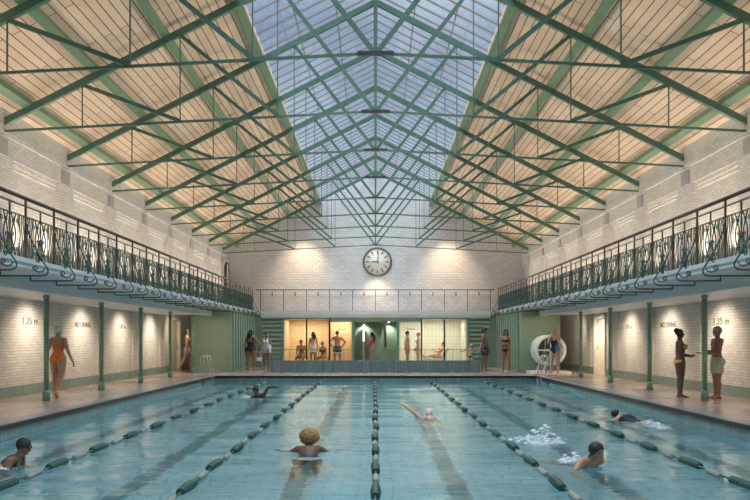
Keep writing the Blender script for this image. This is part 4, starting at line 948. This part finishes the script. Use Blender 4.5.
swim('swimmer with dark hair and one arm over the water in the far left lane', (-3.60, 22.3), 165, -60, .14, 1.80, 'f', 'dark', dict(hp=54, hy=5, armL=((-.72, -.62, .45), (-.75, .05, .05), (0, 1, 0)), armR=((.5, .6, .4), (.2, .8, .5), (0, 1, 0))), [('swimsuit', K_)], ('short', 'hair_black'), roll=14, amp=.008)
swim('front crawl swimmer in a pink and white cap with a raised arm', (1.22, 17.0), 0, -62, .03, 1.74, 'f', 'light', dict(hp=20, hy=-20, armL=((-.74, -.50, .42), (-.70, -.20, .62), (0, 1, 0)), armR=((.3, .7, .6), (.05, .6, .8), (0, 1, 0))), [('swimsuit', MAROON), ('cap', PINKCAP)], None, roll=0, amp=.008)
swim('dark haired swimmer with face above water in the right lane', (3.06, 10.15), 205, -62, .16, 1.74, 'f', 'tan', dict(hp=50, hy=14, armL=((-.52, -.78, -.2), (.05, .45, -.75), (0, 1, 0)), armR=((.62, .55, -.1), (.2, .9, .3), (0, 1, 0))), [('swimsuit', fabric((.30, .27, .33)))], ('wet', 'hair_black'), amp=.010)
swim('crawl swimmer in dark cap and goggles by the right pool wall', (5.30, 16.45), 40, -74, .08, 1.76, 'm', 'light', dict(hp=24, hy=-75, armL=((-.3, .7, .5), (-.1, .7, .7), (0, 1, 0)), armR=((.30, .6, -.6), (.1, .7, -.6), (0, 1, 0))), [('top', BLKCAP), ('cap', BLKCAP), ('goggles',)], None, roll=10, amp=.008)

# --- splashes
def splash(label, c, n, rx, ry, hz, seed, rmax=.016):
    rng = np.random.RandomState(seed); b = MB(); cl = [(rng.normal(0, .45), rng.normal(0, .45), rng.uniform(.15, .5)) for _ in range(9)]
    for k in range(n):
        ax_, ay_, sg = cl[rng.randint(9)]; u, v = ax_+rng.normal(0, sg*.8), ay_+rng.normal(0, sg*.8); q = min(1, math.hypot(u, v)); r = .003+rmax*rng.rand()**3
        z = hz*max(0, 1-q)*rng.rand()**5
        b.ball((c[0]+rx*u, c[1]+ry*v, WZ+z+.001), (r*(1+rng.rand()*1.6), r*(1+rng.rand()), r*(.35 if z < .02 else .8)), 5, 4)
    o = b.build('water_splash', 'foam', None, False, (c[0], c[1], WZ)); return tag(o, label, 'splash', None, 'stuff')
splash('white splash kicked up by the feet behind the dark haired swimmer', (2.85, 12.9), 1000, .36, .55, .40, 1, .020)
splash('white foam beside the shoulder of the dark haired swimmer', (2.86, 10.85), 500, .20, .34, .18, 2)
splash('trail of foam behind the crawl swimmer by the right wall', (5.66, 15.4), 900, .24, .75, .12, 4, .018)
splash('foam around the swimmer in black cap and goggles', (-5.3, 10.4), 420, .38, .26, .06, 5, .014)
splash('small foam at the head of the far left swimmer', (-3.95, 22.6), 220, .25, .30, .14, 6)
splash('small foam around the front crawl swimmer', (1.12, 16.8), 160, .26, .22, .05, 7, .012)

# ------------------------------------------------------------------ water
def make_water(disturb):
    nx, ny = 190, 440
    xs = np.linspace(-XP-.0, XP+.0, nx); ys_ = np.linspace(PY0-.0, PY1+.0, ny)
    X, Y = np.meshgrid(xs, ys_); Z = np.zeros_like(X); rng = np.random.RandomState(3)
    for k in range(46):
        lam = rng.uniform(.5, 2.6); a = rng.normal(PI/2, .55); ph = rng.uniform(0, 2*PI)
        Z += .00105*lam*np.sin(2*PI/lam*(X*math.cos(a)+Y*math.sin(a))+ph)
    for (cx, cy, amp, rad) in disturb:
        r = np.hypot(X-cx, Y-cy); Z += amp*np.sin(2*PI*r/.42)*np.exp(-(r/rad)**2)
    v = np.stack([X, Y, Z+WZ], -1).reshape(-1, 3)
    idx = np.arange(nx*ny).reshape(ny, nx)
    f = np.stack([idx[:-1, :-1], idx[:-1, 1:], idx[1:, 1:], idx[1:, :-1]], -1).reshape(-1, 4)
    me = bpy.data.meshes.new('water'); me.from_pydata(v.tolist(), [], f.tolist()); me.polygons.foreach_set('use_smooth', [True]*len(f)); me.materials.append(MATS['pool_water'])
    o = bpy.data.objects.new('water', me); COL.objects.link(o); o['kind'] = 'structure'; o['label'] = 'rippling clear turquoise pool water'; o['category'] = 'water'
make_water(DISTURB)
